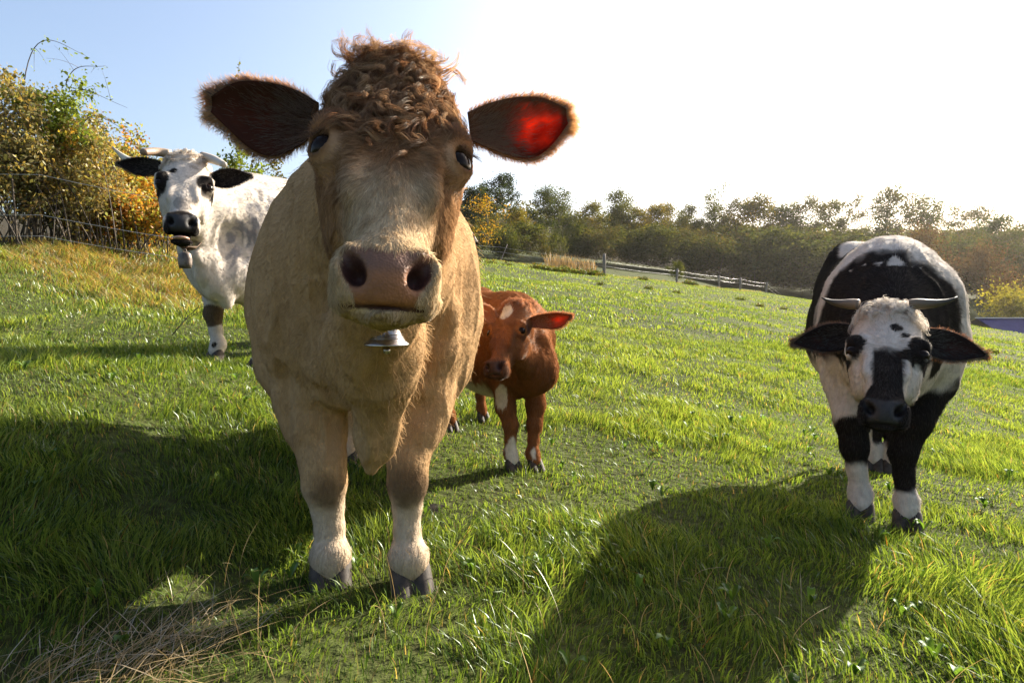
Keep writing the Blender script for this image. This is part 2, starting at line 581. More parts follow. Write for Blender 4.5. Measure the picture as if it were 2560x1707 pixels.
class Solid:
    def __init__(self):
        self.ops = []

    def _push(self, fn, c, r, k, sub):
        self.ops.append((fn, np.asarray(c, np.float32), float(r), float(k), sub))

    def ell(self, c, r, axes=None, k=0.04, sub=False):
        c = np.asarray(c, np.float32)
        r = np.asarray(r, np.float32) * np.ones(3, np.float32)
        A = None if axes is None else np.asarray(axes, np.float32).T   # columns: axes

        def fn(p):
            q = p - c
            if A is not None:
                q = q @ A
            q = q / r
            k0 = np.sqrt((q * q).sum(-1))
            q /= r
            k1 = np.sqrt((q * q).sum(-1))
            return k0 * (k0 - 1) / np.maximum(k1, 1e-6)
        self._push(fn, c, r.max(), k, sub)
        return self

    def cone(self, a, b, ra, rb, k=0.04, flat=None, sub=False):
        """round cone; flat=(axis, factor) squeezes the cross section along an axis"""
        a, b = np.asarray(a, np.float32), np.asarray(b, np.float32)
        ba = b - a
        l2 = float(ba @ ba)
        fx = None if flat is None else (nrm(flat[0]).astype(np.float32), 1.0 / flat[1] - 1.0, flat[1])

        def fn(p):
            q = p - a
            t = np.clip((q @ ba) / l2, 0, 1)
            q = q - t[..., None] * ba
            if fx is not None:
                q = q + fx[1] * (q @ fx[0])[..., None] * fx[0]
            d = np.sqrt((q * q).sum(-1)) - (ra + (rb - ra) * t)
            return d * (min(fx[2], 1.0) ** 0.5) if fx is not None else d
        s = 1.0 if flat is None else max(1.0, flat[1])
        self._push(fn, (a + b) / 2, math.sqrt(l2) / 2 + max(ra, rb) * s, k, sub)
        return self

    def chain(self, pts, rad, k=0.03, flat=None):
        for i in range(len(pts) - 1):
            self.cone(pts[i], pts[i + 1], rad[i], rad[i + 1], k, flat)
        return self

    def loft(self, O, ex, en, et, sec, k=0.04, n=2.4, wpos=0.5):
        """cross sections along et: rows (s, half width, front n, back n)"""
        O = np.asarray(O, np.float32)
        B = np.stack([ex, en, et], 1).astype(np.float32)
        sec = np.asarray(sec, np.float32)
        s0, s1 = sec[0, 0], sec[-1, 0]
        ss = np.linspace(s0, s1, 160)
        # smooth interpolation of the section table
        tab = []
        for c in (1, 2, 3):
            y = np.interp(ss, sec[:, 0], sec[:, c])
            for _ in range(60):
                y[1:-1] = 0.5 * y[1:-1] + 0.25 * (y[:-2] + y[2:])
            tab.append(y)

        def fn(p):
            q = (p - O) @ B
            s = q[..., 2]
            w = np.interp(s, ss, tab[0]).astype(np.float32)
            f = np.interp(s, ss, tab[1]).astype(np.float32)
            bk = np.interp(s, ss, tab[2]).astype(np.float32)
            mid = bk + (f - bk) * wpos
            bb = q[..., 1] - mid
            h = np.where(bb > 0, f - mid, mid - bk)
            h = np.maximum(h, 1e-3)
            w = np.maximum(w, 1e-3)
            rr = (np.abs(q[..., 0] / w) ** n + np.abs(bb / h) ** n) ** (1.0 / n)
            d = (rr - 1) * np.minimum(w, h) * 0.9
            over = np.maximum(np.maximum(s0 - s, s - s1), 0)
            return np.where(over > 0, np.sqrt(np.maximum(d, 0) ** 2 + over ** 2), d)
        mid = (s0 + s1) / 2
        c = O + B[:, 2] * mid + B[:, 1] * float((sec[:, 2].mean() + sec[:, 3].mean()) / 2)
        r = (s1 - s0) / 2 + max(sec[:, 1].max(), (sec[:, 2] - sec[:, 3]).max())
        self._push(fn, c, r, k, False)
        return self

    def eval(self, P, cen=None, rad=None):
        """P: (blocks, n, 3)"""
        d = np.full(P.shape[:2], 1.0, np.float32)
        for fn, c, r, k, sub in self.ops:
            if cen is not None:
                m = np.linalg.norm(cen - c, axis=1) < r + rad + k + 0.03
                if not m.any():
                    continue
                if sub:
                    d[m] = -smin(-d[m], fn(P[m]), k)
                else:
                    d[m] = smin(d[m], fn(P[m]), k)
            else:
                d = -smin(-d, fn(P), k) if sub else smin(d, fn(P), k)
        return d

    def mesh(self, xs, ys, zs, B=6):
        def pad(a):
            n = -len(a) % B
            return np.concatenate([a, a[-1] + (a[-1] - a[-2]) * np.arange(1, n + 1)]).astype(np.float32)
        xs, ys, zs = pad(xs), pad(ys), pad(zs)
        nx, ny, nz = len(xs), len(ys), len(zs)
        bx, by, bz = nx // B, ny // B, nz // B
        cx, cyy, cz = (a.reshape(-1, B).mean(1) for a in (xs, ys, zs))
        hx, hy, hz = ((a.reshape(-1, B)[:, -1] - a.reshape(-1, B)[:, 0]) / 2 for a in (xs, ys, zs))
        C = np.stack(np.meshgrid(cx, cyy, cz, indexing='ij'), -1).reshape(-1, 3).astype(np.float32)
        Hd = np.sqrt(hx[:, None, None] ** 2 + hy[None, :, None] ** 2 + hz[None, None, :] ** 2).ravel()
        dc = self.eval(C[:, None, :])[:, 0]
        act = np.where(np.abs(dc) < Hd * 3.0 + 0.02)[0]
        V = np.repeat(np.repeat(np.repeat(np.where(dc > 0, 1.0, -1.0).astype(np.float32).reshape(bx, by, bz), B, 0), B, 1), B, 2)
        V6 = V.reshape(bx, B, by, B, bz, B)
        xb, yb, zb = xs.reshape(bx, B), ys.reshape(by, B), zs.reshape(bz, B)

        def work(a):
            i, j, k = np.unravel_index(a, (bx, by, bz))
            n = len(a)
            P = np.empty((n, B, B, B, 3), np.float32)
            P[..., 0] = xb[i][:, :, None, None]
            P[..., 1] = yb[j][:, None, :, None]
            P[..., 2] = zb[k][:, None, None, :]
            d = self.eval(P.reshape(n, -1, 3), C[a], float(Hd[a].max()))
            V6[i, :, j, :, k, :] = d.reshape(n, B, B, B)
        chunks = [act[q:q + 700] for q in range(0, len(act), 700)]
        with ThreadPoolExecutor(4) as ex:
            list(ex.map(work, chunks))
        return surface_nets(V, xs, ys, zs)


def surface_nets(V, xs, ys, zs):
    S = V < 0
    c = np.zeros(tuple(n - 1 for n in V.shape), np.uint8)
    for a in (0, 1):
        for b in (0, 1):
            for d in (0, 1):
                c += S[a:V.shape[0] - 1 + a, b:V.shape[1] - 1 + b, d:V.shape[2] - 1 + d]
    I = np.argwhere((c > 0) & (c < 8))
    idx = np.full(c.shape, -1, np.int32)
    idx[I[:, 0], I[:, 1], I[:, 2]] = np.arange(len(I))
    acc = np.zeros((len(I), 3))
    cnt = np.zeros(len(I))
    ax = (xs, ys, zs)
    for axn in range(3):
        o1, o2 = [q for q in range(3) if q != axn]
        for a in (0, 1):
            for b in (0, 1):
                A = I.copy()
                A[:, o1] += a
                A[:, o2] += b
                Bq = A.copy()
                Bq[:, axn] += 1
                va, vb = V[A[:, 0], A[:, 1], A[:, 2]], V[Bq[:, 0], Bq[:, 1], Bq[:, 2]]
                m = (va < 0) != (vb < 0)
                t = va[m] / (va[m] - vb[m])
                pos = np.empty((m.sum(), 3))
                for q in range(3):
                    pos[:, q] = ax[q][A[m, q]]
                pos[:, axn] += t * (ax[axn][Bq[m, axn]] - ax[axn][A[m, axn]])
                acc[m] += pos
                cnt[m] += 1
    P = acc / np.maximum(cnt, 1)[:, None]
    quads = []
    for axn in range(3):
        o1, o2 = (axn + 1) % 3, (axn + 2) % 3
        sl0 = [slice(None)] * 3
        sl1 = [slice(None)] * 3
        sl0[axn], sl1[axn] = slice(0, -1), slice(1, None)
        E = np.argwhere(S[tuple(sl0)] != S[tuple(sl1)])
        E = E[(E[:, o1] > 0) & (E[:, o2] > 0) & (E[:, o1] < V.shape[o1] - 1) & (E[:, o2] < V.shape[o2] - 1)]
        neg = S[E[:, 0], E[:, 1], E[:, 2]]
        cc = []
        for a, b in ((-1, -1), (0, -1), (0, 0), (-1, 0)):
            q = E.copy()
            q[:, o1] += a
            q[:, o2] += b
            cc.append(idx[q[:, 0], q[:, 1], q[:, 2]])
        Q = np.stack(cc, 1)
        Q = np.where(neg[:, None], Q, Q[:, ::-1])
        quads.append(Q[(Q >= 0).all(1)])
    Q = np.concatenate(quads)
    # relax
    for _ in range(2):
        s = np.zeros_like(P)
        w = np.zeros(len(P))
        for i in range(4):
            np.add.at(s, Q[:, i], P[Q[:, (i + 1) % 4]])
            np.add.at(w, Q[:, i], 1)
        P = 0.6 * P + 0.4 * s / np.maximum(w, 1)[:, None]
    return P, Q


def quad_normals(P, Q):
    return np.cross(P[Q[:, 2]] - P[Q[:, 0]], P[Q[:, 3]] - P[Q[:, 1]])


def vert_normals(P, Q):
    n = quad_normals(P, Q)
    out = np.zeros_like(P)
    for i in range(4):
        np.add.at(out, Q[:, i], n)
    return nrm(out)


def curves_data(name, pts, rad, col, mat, nor):
    """pts (n,k,3); rad (n,k); col (n,3); nor (n,3) the hide's normal at the root, so a coat is lit like the body it covers"""
    n, k = pts.shape[:2]
    c = bpy.data.hair_curves.new(name)
    c.add_curves([k] * n)
    c.attributes["position"].data.foreach_set("vector", np.ascontiguousarray(pts, np.float32).ravel())
    r = c.attributes.get("radius") or c.attributes.new("radius", 'FLOAT', 'POINT')
    r.data.foreach_set("value", np.ascontiguousarray(rad, np.float32).ravel())
    a = c.attributes.new("Col", 'FLOAT_COLOR', 'CURVE')
    cc = np.ones((n, 4), np.float32)
    cc[:, :3] = col
    a.data.foreach_set("color", cc.ravel())
    b = c.attributes.new("Nrm", 'FLOAT_VECTOR', 'CURVE')
    b.data.foreach_set("vector", np.ascontiguousarray(nor, np.float32).ravel())
    c.materials.append(mat)
    return c


def sample(P, Q, VN, n, rng, wfun=None):
    """random points on the surface: positions, normals"""
    area = 0.5 * np.linalg.norm(quad_normals(P, Q), axis=1)
    if wfun is not None:
        area = area * wfun(P[Q].mean(1))
    cdf = np.cumsum(area)
    q = np.searchsorted(cdf, rng.random(n) * cdf[-1])
    q = np.minimum(q, len(Q) - 1)
    u, v = rng.random(n)[:, None], rng.random(n)[:, None]
    a, b, c, d = (Q[q, i] for i in range(4))
    w = ((1 - u) * (1 - v), u * (1 - v), u * v, (1 - u) * v)
    p = w[0] * P[a] + w[1] * P[b] + w[2] * P[c] + w[3] * P[d]
    nn = nrm(w[0] * VN[a] + w[1] * VN[b] + w[2] * VN[c] + w[3] * VN[d])
    return p, nn


def strands(p, n, flow, length, lift, rng, k=4, r0=0.0004, clump=0.25, wave=0.0, clump_scale=60.0):
    """short coat hairs leaning along the flow"""
    m = len(p)
    t = nrm(flow - n * (flow * n).sum(1, keepdims=True))
    jit = np.stack([vnoise(p, clump_scale, s) - 0.5 for s in (31, 32, 33)], 1) * 2 * clump
    jit += rng.normal(size=(m, 3)) * 0.14
    d = nrm(t * (1 - lift[:, None]) + n * lift[:, None] + jit)
    d = nrm(d - n * np.minimum((d * n).sum(1, keepdims=True) - 0.08, 0))
    L = (length * (0.7 + 0.6 * rng.random(m)))[:, None]
    pts = []
    ph = rng.random(m)[:, None] * 6.28
    side = np.cross(n, t)
    for i in range(k):
        s = i / (k - 1)
        bend = t * (0.35 * s * s) - n * (0.12 * s * s)
        q = p + L * (d * s + bend * s)
        if wave:
            q = q + L * wave * (side * np.sin(ph + 7 * s) + n * 0.7 * np.cos(ph + 7 * s)) * s
        pts.append(q)
    pts = np.stack(pts, 1)
    prof = np.linspace(1, 0.15, k) ** 0.8
    rad = r0 * prof[None] * (0.7 + 0.6 * rng.random((m, 1)))
    return pts, rad, nrm(n + 0.9 * jit + 0.25 * t * rng.normal(size=(m, 1)))


def curls(p, n, flow, rng, per=14, length=0.06, amp=0.009, k=10, r0=0.00045, spread=0.008, turns=1.3, lift=0.5):
    """wavy locks: groups of hairs that follow a common curl"""
    m = len(p)
    t = nrm(flow - n * (flow * n).sum(1, keepdims=True))
    d = nrm(t * (1 - lift) + n * lift + rng.normal(size=(m, 3)) * 0.35)
    a = nrm(np.cross(d, rng.normal(size=(m, 3))))
    b = np.cross(d, a)
    L = length * (0.6 + 0.8 * rng.random(m))
    ph = rng.random(m) * 6.28
    tn = turns * (0.6 + 0.8 * rng.random(m))
    s = np.linspace(0, 1, k)
    g = p[:, None] + d[:, None] * (L[:, None] * s * (1 - 0.35 * s))[..., None]
    ang = ph[:, None] + 6.28 * tn[:, None] * s
    am = amp * (0.4 + s) * (s > 0)
    g = g + a[:, None] * (am * np.cos(ang))[..., None] + b[:, None] * (am * np.sin(ang))[..., None]
    g = g + (t * 0.25)[:, None] * (L[:, None] * s ** 2)[..., None] - n[:, None] * (L[:, None] * 0.3 * s ** 2)[..., None]
    off = rng.normal(size=(m, per, 3)) * spread * 0.5
    conv = (1 - 0.55 * s ** 1.0)
    pts = g[:, None] + off[:, :, None] * conv[None, None, :, None]
    pts = pts + rng.normal(size=(m, per, 1, 3)) * 0.0025 * (s ** 2)[None, None, :, None]
    pts = pts.reshape(m * per, k, 3)
    rad = np.broadcast_to(r0 * np.linspace(1, 0.25, k), (m * per, k)) * (0.7 + 0.6 * rng.random((m * per, 1)))
    nn = nrm(n[:, None] + 0.7 * nrm(off) + 0.5 * rng.normal(size=(m, 1, 3))).reshape(-1, 3)
    return pts, rad, nn


# ---------------------------------------------------------------- parts of a head
class Head:
    """frame of a head: O muzzle front, x sideways (image right), t towards the poll, n out of the face"""
    def __init__(self, muzzle, eyes, back=0.049, roll=0.0, hint=(1, 0, 0), unit=None):
        muzzle, eyes = np.asarray(muzzle, float), np.asarray(eyes, float)
        x = nrm(np.asarray(hint, float))
        w = eyes - muzzle
        x = nrm(x - nrm(w) * np.dot(x, nrm(w)))
        L = np.linalg.norm(w)
        self.S = unit or L / 0.334
        # eyes lie 'back' behind the face line
        th = math.asin(min(0.5, back * self.S / L))
        wn = nrm(w)
        fwd = nrm(np.cross(wn, x))           # roughly out of the face
        if np.dot(fwd, [0, -1, 0.3]) < 0:
            fwd = -fwd
        self.t = nrm(wn * math.cos(th) + fwd * math.sin(th))
        self.n = nrm(fwd * math.cos(th) - wn * math.sin(th))
        self.x = x
        self.O = muzzle
        self.U = 0.818 * self.t + 0.575 * self.n
        self.F = 0.575 * self.t - 0.818 * self.n

    def P(self, x, n, s):
        return self.O + self.S * (x * self.x + n * self.n + s * self.t)

    def M(self, x, u, f):
        """position in the muzzle's own frame: sideways, up, inwards"""
        return self.O + self.S * (x * self.x + u * self.U + f * self.F)

    def loc(self, p):
        q = (p - self.O) / self.S
        return np.stack([q @ self.x, q @ self.n, q @ self.t], 1)

    def mloc(self, p):
        q = (p - self.O) / self.S
        return np.stack([q @ self.x, q @ self.U, q @ self.F], 1)


EYE_S = 0.292
HEAD_SEC = [(0.02, 0.050, 0.0, -0.085), (0.06, 0.054, 0.004, -0.100), (0.12, 0.057, 0.008, -0.115), (0.19, 0.073, 0.010, -0.145),
            (0.25, 0.100, 0.006, -0.18), (0.31, 0.126, 0.012, -0.20), (0.40, 0.124, 0.008, -0.20), (0.47, 0.114, -0.006, -0.17), (0.53, 0.084, -0.03, -0.14), (0.57, 0.04, -0.05, -0.11)]


def add_head(sd, H, mouth=0.0, k=1.0, wide=1.0, muz=1.0, hump=1.0):
    S = H.S
    ax = np.stack([H.x, H.n, H.t])
    am = np.stack([H.x, H.U, H.F])
    sec = np.array(HEAD_SEC)
    sec[:, 1] *= wide
    sd.loft(H.O, H.x, H.n, H.t, sec * S, k=0.03 * S, n=2.05, wpos=0.47)
    for s in (-1, 1):
        sd.ell(H.P(s * 0.074 * wide, -0.125, 0.25), np.array([0.032, 0.070, 0.095]) * S, ax, 0.04 * S)      # cheek
        sd.ell(H.P(s * 0.103 * wide, -0.016, EYE_S + 0.043), np.array([0.028, 0.024, 0.020]) * S, ax, 0.04 * S)     # brow
        sd.ell(H.P(s * 0.062, -0.010, 0.235), np.array([0.016, 0.018, 0.07]) * S, ax, 0.03 * S)             # face ridge
        sd.ell(H.P(s * 0.094, -0.010, EYE_S - 0.049), np.array([0.012, 0.018, 0.028]) * S, ax, 0.04 * S, sub=True)  # hollow under the eye
    sd.ell(H.P(0, -0.055, 0.495), np.array([0.078, 0.060, 0.058]) * S * hump, ax, 0.04 * S)                  # poll
    # muzzle
    sd.ell(H.M(0, 0.008, 0.060), np.array([0.072 * muz, 0.056, 0.060]) * S, am, 0.02 * S)
    for s in (-1, 1):
        sd.ell(H.M(s * 0.053 * muz, -0.019, 0.056), np.array([0.023, 0.032, 0.042]) * S, am, 0.014 * S)     # lip
        sd.ell(H.M(s * 0.054 * muz, 0.018, 0.030), np.array([0.021, 0.030, 0.026]) * S, am, 0.014 * S)      # nostril wing
    sd.ell(H.M(0, -0.012, 0.020), np.array([0.042, 0.034, 0.022]) * S, am, 0.018 * S)                        # upper lip, middle
    dj = -0.0445 - 0.036 * mouth
    sd.ell(H.M(0, dj, 0.056), np.array([0.050, 0.016, 0.042]) * S, am, 0.007 * S)                            # chin
    sd.cone(H.M(0, dj + .018, 0.100), H.P(0, -0.15, 0.30), 0.030 * S, 0.070 * S, 0.03 * S)                   # lower jaw
    for s in (-1, 1):                                                                                        # comma shaped nostril
        a = nrm(H.U * math.cos(R(26)) + s * H.x * math.sin(R(26)))
        b = nrm(H.x - a * np.dot(H.x, a))
        c = np.cross(a, b)
        B3 = np.stack([b, a, c])
        sd.ell(H.M(s * 0.047 * muz, 0.011, 0.006), np.array([0.0145, 0.024, 0.024]) * S, B3, 0.010 * S, sub=True)
        sd.ell(H.M(s * 0.039 * muz, 0.003, 0.018), np.array([0.0125, 0.015, 0.026]) * S, B3, 0.007 * S, sub=True)
        sd.ell(H.M(s * 0.060 * muz, 0.030, 0.018), np.array([0.008, 0.018, 0.018]) * S, B3, 0.010 * S, sub=True)
    # mouth line, or the open gap
    if mouth:
        sd.ell(H.M(0, -0.056, 0.020), np.array([0.050, 0.016, 0.040]) * S, am, 0.008 * S, sub=True)
    else:
        sd.ell(H.M(0, -0.0375, 0.004), np.array([0.056, 0.0030, 0.020]) * S, am, 0.005 * S, sub=True)
    # eyes: swelling of the lids, then the opening between them
    for s in (-1, 1):
        e = H.P(s * 0.106 * wide, -0.026, EYE_S)
        o = nrm(s * H.x * 0.62 + H.n * 0.78)
        sd.ell(e - o * 0.004 * S, np.array([0.029, 0.029, 0.028]) * S, ax, 0.032 * S)
        sd.ell(e + o * 0.024 * S, np.array([0.0215, 0.026, 0.0185]) * S, np.stack([nrm(np.cross(H.t, o)), o, H.t]), 0.005 * S, sub=True)


def ball_mesh(name, c, r, mat, ax=None, n=20):
    th = np.linspace(0, np.pi, n)
    prof = np.stack([np.sin(th) * 1.0, -np.cos(th)], 1)
    V, Q = lathe(prof, 2 * n)
    V = V * r
    if ax is not None:
        V = V @ np.asarray(ax)
    return mesh_np(name, V + c, Q, mat)


def ear_mesh(base, tip, down, back, up_prof, lo_prof, cup, thick=0.008, skin=(0.25, 0.12, 0.08), coat=(0.4, 0.25, 0.13), glow=0.6, mat=None):
    """leaf shaped cupped ear. profiles: half widths at equal steps from base to tip; down and back are unit directions"""
    na, nc = 22, 13
    a = np.linspace(0, 1, na)
    up = np.interp(a, np.linspace(0, 1, len(up_prof)), up_prof)
    lo = np.interp(a, np.linspace(0, 1, len(lo_prof)), lo_prof)
    for _ in range(4):
        up[1:-1] = 0.5 * up[1:-1] + 0.25 * (up[2:] + up[:-2])
        lo[1:-1] = 0.5 * lo[1:-1] + 0.25 * (lo[2:] + lo[:-2])
    c = np.linspace(-1, 1, nc)
    A, C = np.meshgrid(a, c, indexing='ij')
    cen = base[None, None] + (tip - base)[None, None] * A[..., None]
    wdt = np.where(C > 0, lo[:, None] * C, up[:, None] * C)
    depth = cup * (1 - C ** 2) * np.sin(np.pi * np.clip(0.12 + 0.80 * A, 0, 1))
    front = cen + down * wdt[..., None] + back * depth[..., None]
    th = thick * (0.35 + 0.65 * (1 - C ** 2)) * (1.6 - A)
    rear = front + back * th[..., None]
    V = np.concatenate([front.reshape(-1, 3), rear.reshape(-1, 3)])
    i, j = np.meshgrid(np.arange(na - 1), np.arange(nc - 1), indexing='ij')
    i, j = i.ravel(), j.ravel()
    q = np.stack([i * nc + j, (i + 1) * nc + j, (i + 1) * nc + j + 1, i * nc + j + 1], 1)
    n0 = na * nc
    Q = [q, q[:, ::-1] + n0]
    k = np.arange(na - 1)
    Q.append(np.stack([k * nc, k * nc + n0, (k + 1) * nc + n0, (k + 1) * nc], 1))
    e = k * nc + nc - 1
    Q.append(np.stack([e, e + nc, e + nc + n0, e + n0], 1))
    k = np.arange(nc - 1)
    e = (na - 1) * nc + k
    Q.append(np.stack([e, e + n0, e + 1 + n0, e + 1], 1))
    Q.append(np.stack([k, k + 1, k + 1 + n0, k + n0], 1))
    Q = np.concatenate(Q)
    col = np.ones((2 * n0, 4))
    col[:n0, :3] = skin
    col[n0:, :3] = coat
    gl = glow * (sstep(0.22, 0.62, A) * (0.30 + 0.70 * sstep(-0.8, 0.1, C))).ravel()
    col[:n0, 3] = gl
    col[n0:, 3] = gl
    me = mesh_np("ear", V, Q, mat or M_EAR, col)
    return me, dict(front=front, rear=rear, A=A, C=C, a=a)


def ear_fur(E, base, tip, down, back, rng, n_rear=4000, n_rim=2500, coat=(0.4, 0.25, 0.13), rim=(0.55, 0.33, 0.15), length=0.02, n_in=2500, inner=(0.2, 0.1, 0.06), r0=0.0004):
    na, nc = E['A'].shape
    axis_ = nrm(tip - base)

    def pick(n, cmin=None):
        ia = rng.random(n) ** 0.8 * (na - 1.001)
        if cmin is None:
            ic = rng.random(n) * (nc - 1.001)
        else:
            ic = np.where(rng.random(n) < 0.5, rng.random(n) * 0.9, nc - 1.001 - rng.random(n) * 0.9)
        tipm = rng.random(n) < 0.22
        if cmin is not None:
            ia = np.where(tipm, na - 1.001 - rng.random(n) * 1.2, ia)
            ic = np.where(tipm, rng.random(n) * (nc - 1.001), ic)
        return ia, ic

    def bil(G, ia, ic):
        i, j = ia.astype(int), ic.astype(int)
        fa, fc = (ia - i)[:, None], (ic - j)[:, None]
        return (G[i, j] * (1 - fa) * (1 - fc) + G[i + 1, j] * fa * (1 - fc) + G[i, j + 1] * (1 - fa) * fc + G[i + 1, j + 1] * fa * fc)
    out_p, out_r, out_c, out_n = [], [], [], []
    ia, ic = pick(n_rear)
    p = bil(E['rear'], ia, ic)
    cc = ic / (nc - 1) * 2 - 1
    fl = np.tile(axis_, (len(p), 1)) * 1.0 + down * (0.5 * cc)[:, None]
    P1, R1, N1 = strands(p, np.tile(back, (len(p), 1)), fl, np.full(len(p), length * 0.7), np.full(len(p), 0.3), rng, r0=r0)
    out_p.append(P1); out_r.append(R1); out_n.append(N1); out_c.append(np.tile(coat, (len(p), 1)))
    ia, ic = pick(n_rim, 1)
    p = bil((E['front'] + E['rear']) / 2, ia, ic)
    cc = ic / (nc - 1) * 2 - 1
    tipw = sstep(0.75, 1.0, ia / (na - 1))[:, None]
    fl = axis_ * (0.55 + 0.6 * tipw) + down * (np.sign(cc) * np.abs(cc) ** 2 * (1 - 0.4 * tipw[:, 0]))[:, None]
    nn = nrm(fl + rng.normal(size=(len(p), 3)) * 0.25)
    P1, R1, N1 = strands(p, nn, fl + back * 0.2, length * (1.0 + 0.5 * tipw[:, 0]), np.full(len(p), 0.75), rng, r0=r0)
    out_p.append(P1); out_r.append(R1); out_n.append(N1); out_c.append(np.tile(rim, (len(p), 1)))
    ia, ic = pick(n_in)
    p = bil(E['front'], ia, ic)
    cc = ic / (nc - 1) * 2 - 1
    keep = rng.random(len(p)) < np.clip(0.05 + 0.9 * np.maximum(-cc, 0) ** 1.5 + 1.1 * (1 - ia / (na - 1)) ** 1.8, 0, 1)
    p, cc = p[keep], cc[keep]
    fl = axis_ * 0.8 + down * (0.5 * cc)[:, None]
    P1, R1, N1 = strands(p, np.tile(-back, (len(p), 1)), fl, np.full(len(p), length * 0.9), np.full(len(p), 0.3), rng, r0=r0)
    out_p.append(P1); out_r.append(R1); out_n.append(N1); out_c.append(np.tile(inner, (len(p), 1)))
    return np.concatenate(out_p), np.concatenate(out_r), np.concatenate(out_c), np.concatenate(out_n)


_hoof = None


def hoof_mesh():
    """cloven hoof, toes towards -y, base at z 0, about 0.11 wide"""
    global _hoof
    if _hoof is None:
        s = Solid()
        for q in (-1, 1):
            s.cone((q * 0.026, 0.02, 0.075), (q * 0.030, -0.030, 0.012), 0.030, 0.030, 0.012)
            s.cone((q * 0.026, 0.03, 0.055), (q * 0.028, 0.028, 0.014), 0.027, 0.024, 0.012)
            s.cone((q * 0.030, -0.03, 0.014), (q * 0.026, -0.062, 0.008), 0.022, 0.010, 0.012)
        s.ell((0, 0, -0.05), (0.2, 0.2, 0.045), None, 0.004, sub=True)
        P, Q = s.mesh(np.arange(-0.08, 0.08, 0.005), np.arange(-0.10, 0.09, 0.005), np.arange(-0.03, 0.13, 0.005), 4)
        P[:, 2] -= .012
        _hoof = mesh_np("hoof", P, Q, M_HOOF)
    return _hoof


def horn_mesh(pts, rads, c0, c1, n=12):
    pts = np.asarray(pts, float)
    t = np.linspace(0, 1, len(pts))
    tt = np.linspace(0, 1, 14)
    cs = np.polyfit(t, pts, min(3, len(pts) - 1))
    P = np.stack([np.polyval(cs[:, i], tt) for i in range(3)], 1)
    rr = np.interp(tt, np.linspace(0, 1, len(rads)), rads) * (1 + 0.03 * np.sin(tt * 40))
    V, Q, T = tube(P, rr, n)
    f = np.concatenate([np.repeat(tt, n), [0, 1]])[:, None]
    f = f * f * (3 - 2 * f)
    col = (1 - f) * np.asarray(c0) + f * np.asarray(c1)
    return mesh_np("horn", V, [Q, T], M_HORN, col)


def cow_root(name, world_xy, yaw, label, group="cattle in the pasture"):
    """Empty at the animal's base; local -y is the way it faces"""
    z = float(ground_h(np.array([world_xy[0]]), np.array([world_xy[1]]))[0])
    o = link(name, None, loc=(world_xy[0], world_xy[1], z), rot=(0, 0, yaw), label=label, cat="cow" if "calf" not in name else "calf", group=group)
    o.empty_display_size = 0.2
    Mw = np.array(Matrix.Translation((world_xy[0], world_xy[1], z)) @ Matrix.Rotation(yaw, 4, 'Z'))
    Mi = np.linalg.inv(Mw)

    def L(u, v, d):
        p = np.append(at(u, v, d), 1)
        return (Mi @ p)[:3]

    def gz(x, y):
        """height of the ground at a local position, in local terms"""
        w = Mw @ np.array([x, y, 0, 1])
        return float(ground_h(np.array([w[0]]), np.array([w[1]]))[0]) - z
    return o, L, Mw, gz


def put_hoof(root, p, s=1.0, yaw=0.0):
    return link("hoof", hoof_mesh(), root, loc=p, rot=(0, 0, yaw), scale=(s, s, s))

# ---------------------------------------------------------------- the tan cow in front
def lerp(a, b, t):
    return np.asarray(a) * (1 - t) + np.asarray(b) * t


def mixc(base, col, w):
    w = np.clip(w, 0, 1)[:, None]
    return base * (1 - w) + np.asarray(col) * w


def body_flow(p, H, zleg, whorl=0.30):
    """which way the coat lies"""
    f = np.tile(np.array([0.0, 1.0, -0.55]), (len(p), 1))
    leg = sstep(zleg + 0.12, zleg - 0.08, p[:, 2])[:, None]
    f = f * (1 - leg) + np.array([0, 0.1, -1.0]) * leg
    h = H.loc(p)
    w = (sstep(0.62, 0.50, h[:, 2]) * sstep(-0.30, -0.16, h[:, 1]))[:, None]
    d2 = np.stack([h[:, 0] * 1.6, h[:, 2] - whorl], 1)
    hd = d2[:, :1] * H.x + d2[:, 1:] * H.t + (-0.15 * np.abs(h[:, :1])) * H.n
    ed = np.stack([h[:, 0] - np.sign(h[:, 0]) * .118, h[:, 2] - EYE_S], 1)
    ew = sstep(.075, .030, np.linalg.norm(ed, axis=1))[:, None]
    hd = nrm(hd) * (1 - ew) + nrm(ed[:, :1] * H.x + ed[:, 1:] * H.t) * ew * 1.5
    hd = nrm(hd)
    return nrm(f * (1 - w) + hd * w)


def pad_mask(H, p, muz=1.0):
    """bare nose: 1 on the moist skin"""
    q = H.mloc(p)
    x, u, f = np.abs(q[:, 0]) / muz, q[:, 1], q[:, 2]
    w = 0.043 + 0.019 * sstep(-0.03, 0.015, u)
    return sstep(w + 0.004, w - 0.003, x) * sstep(-0.042, -0.038, u) * sstep(0.047, 0.038, u + .25 * np.maximum(.02 - x, 0)) * sstep(0.065, 0.05, f)


def eye_mask(H, p, wide=1.0):
    """the opening of the lids, free of hair"""
    h = H.loc(p)
    d = np.sqrt(((np.abs(h[:, 0]) - .118 * wide) / .034) ** 2 + ((h[:, 1] + .008) / .034) ** 2 + ((h[:, 2] - EYE_S) / .030) ** 2)
    return sstep(1.15, .95, d)


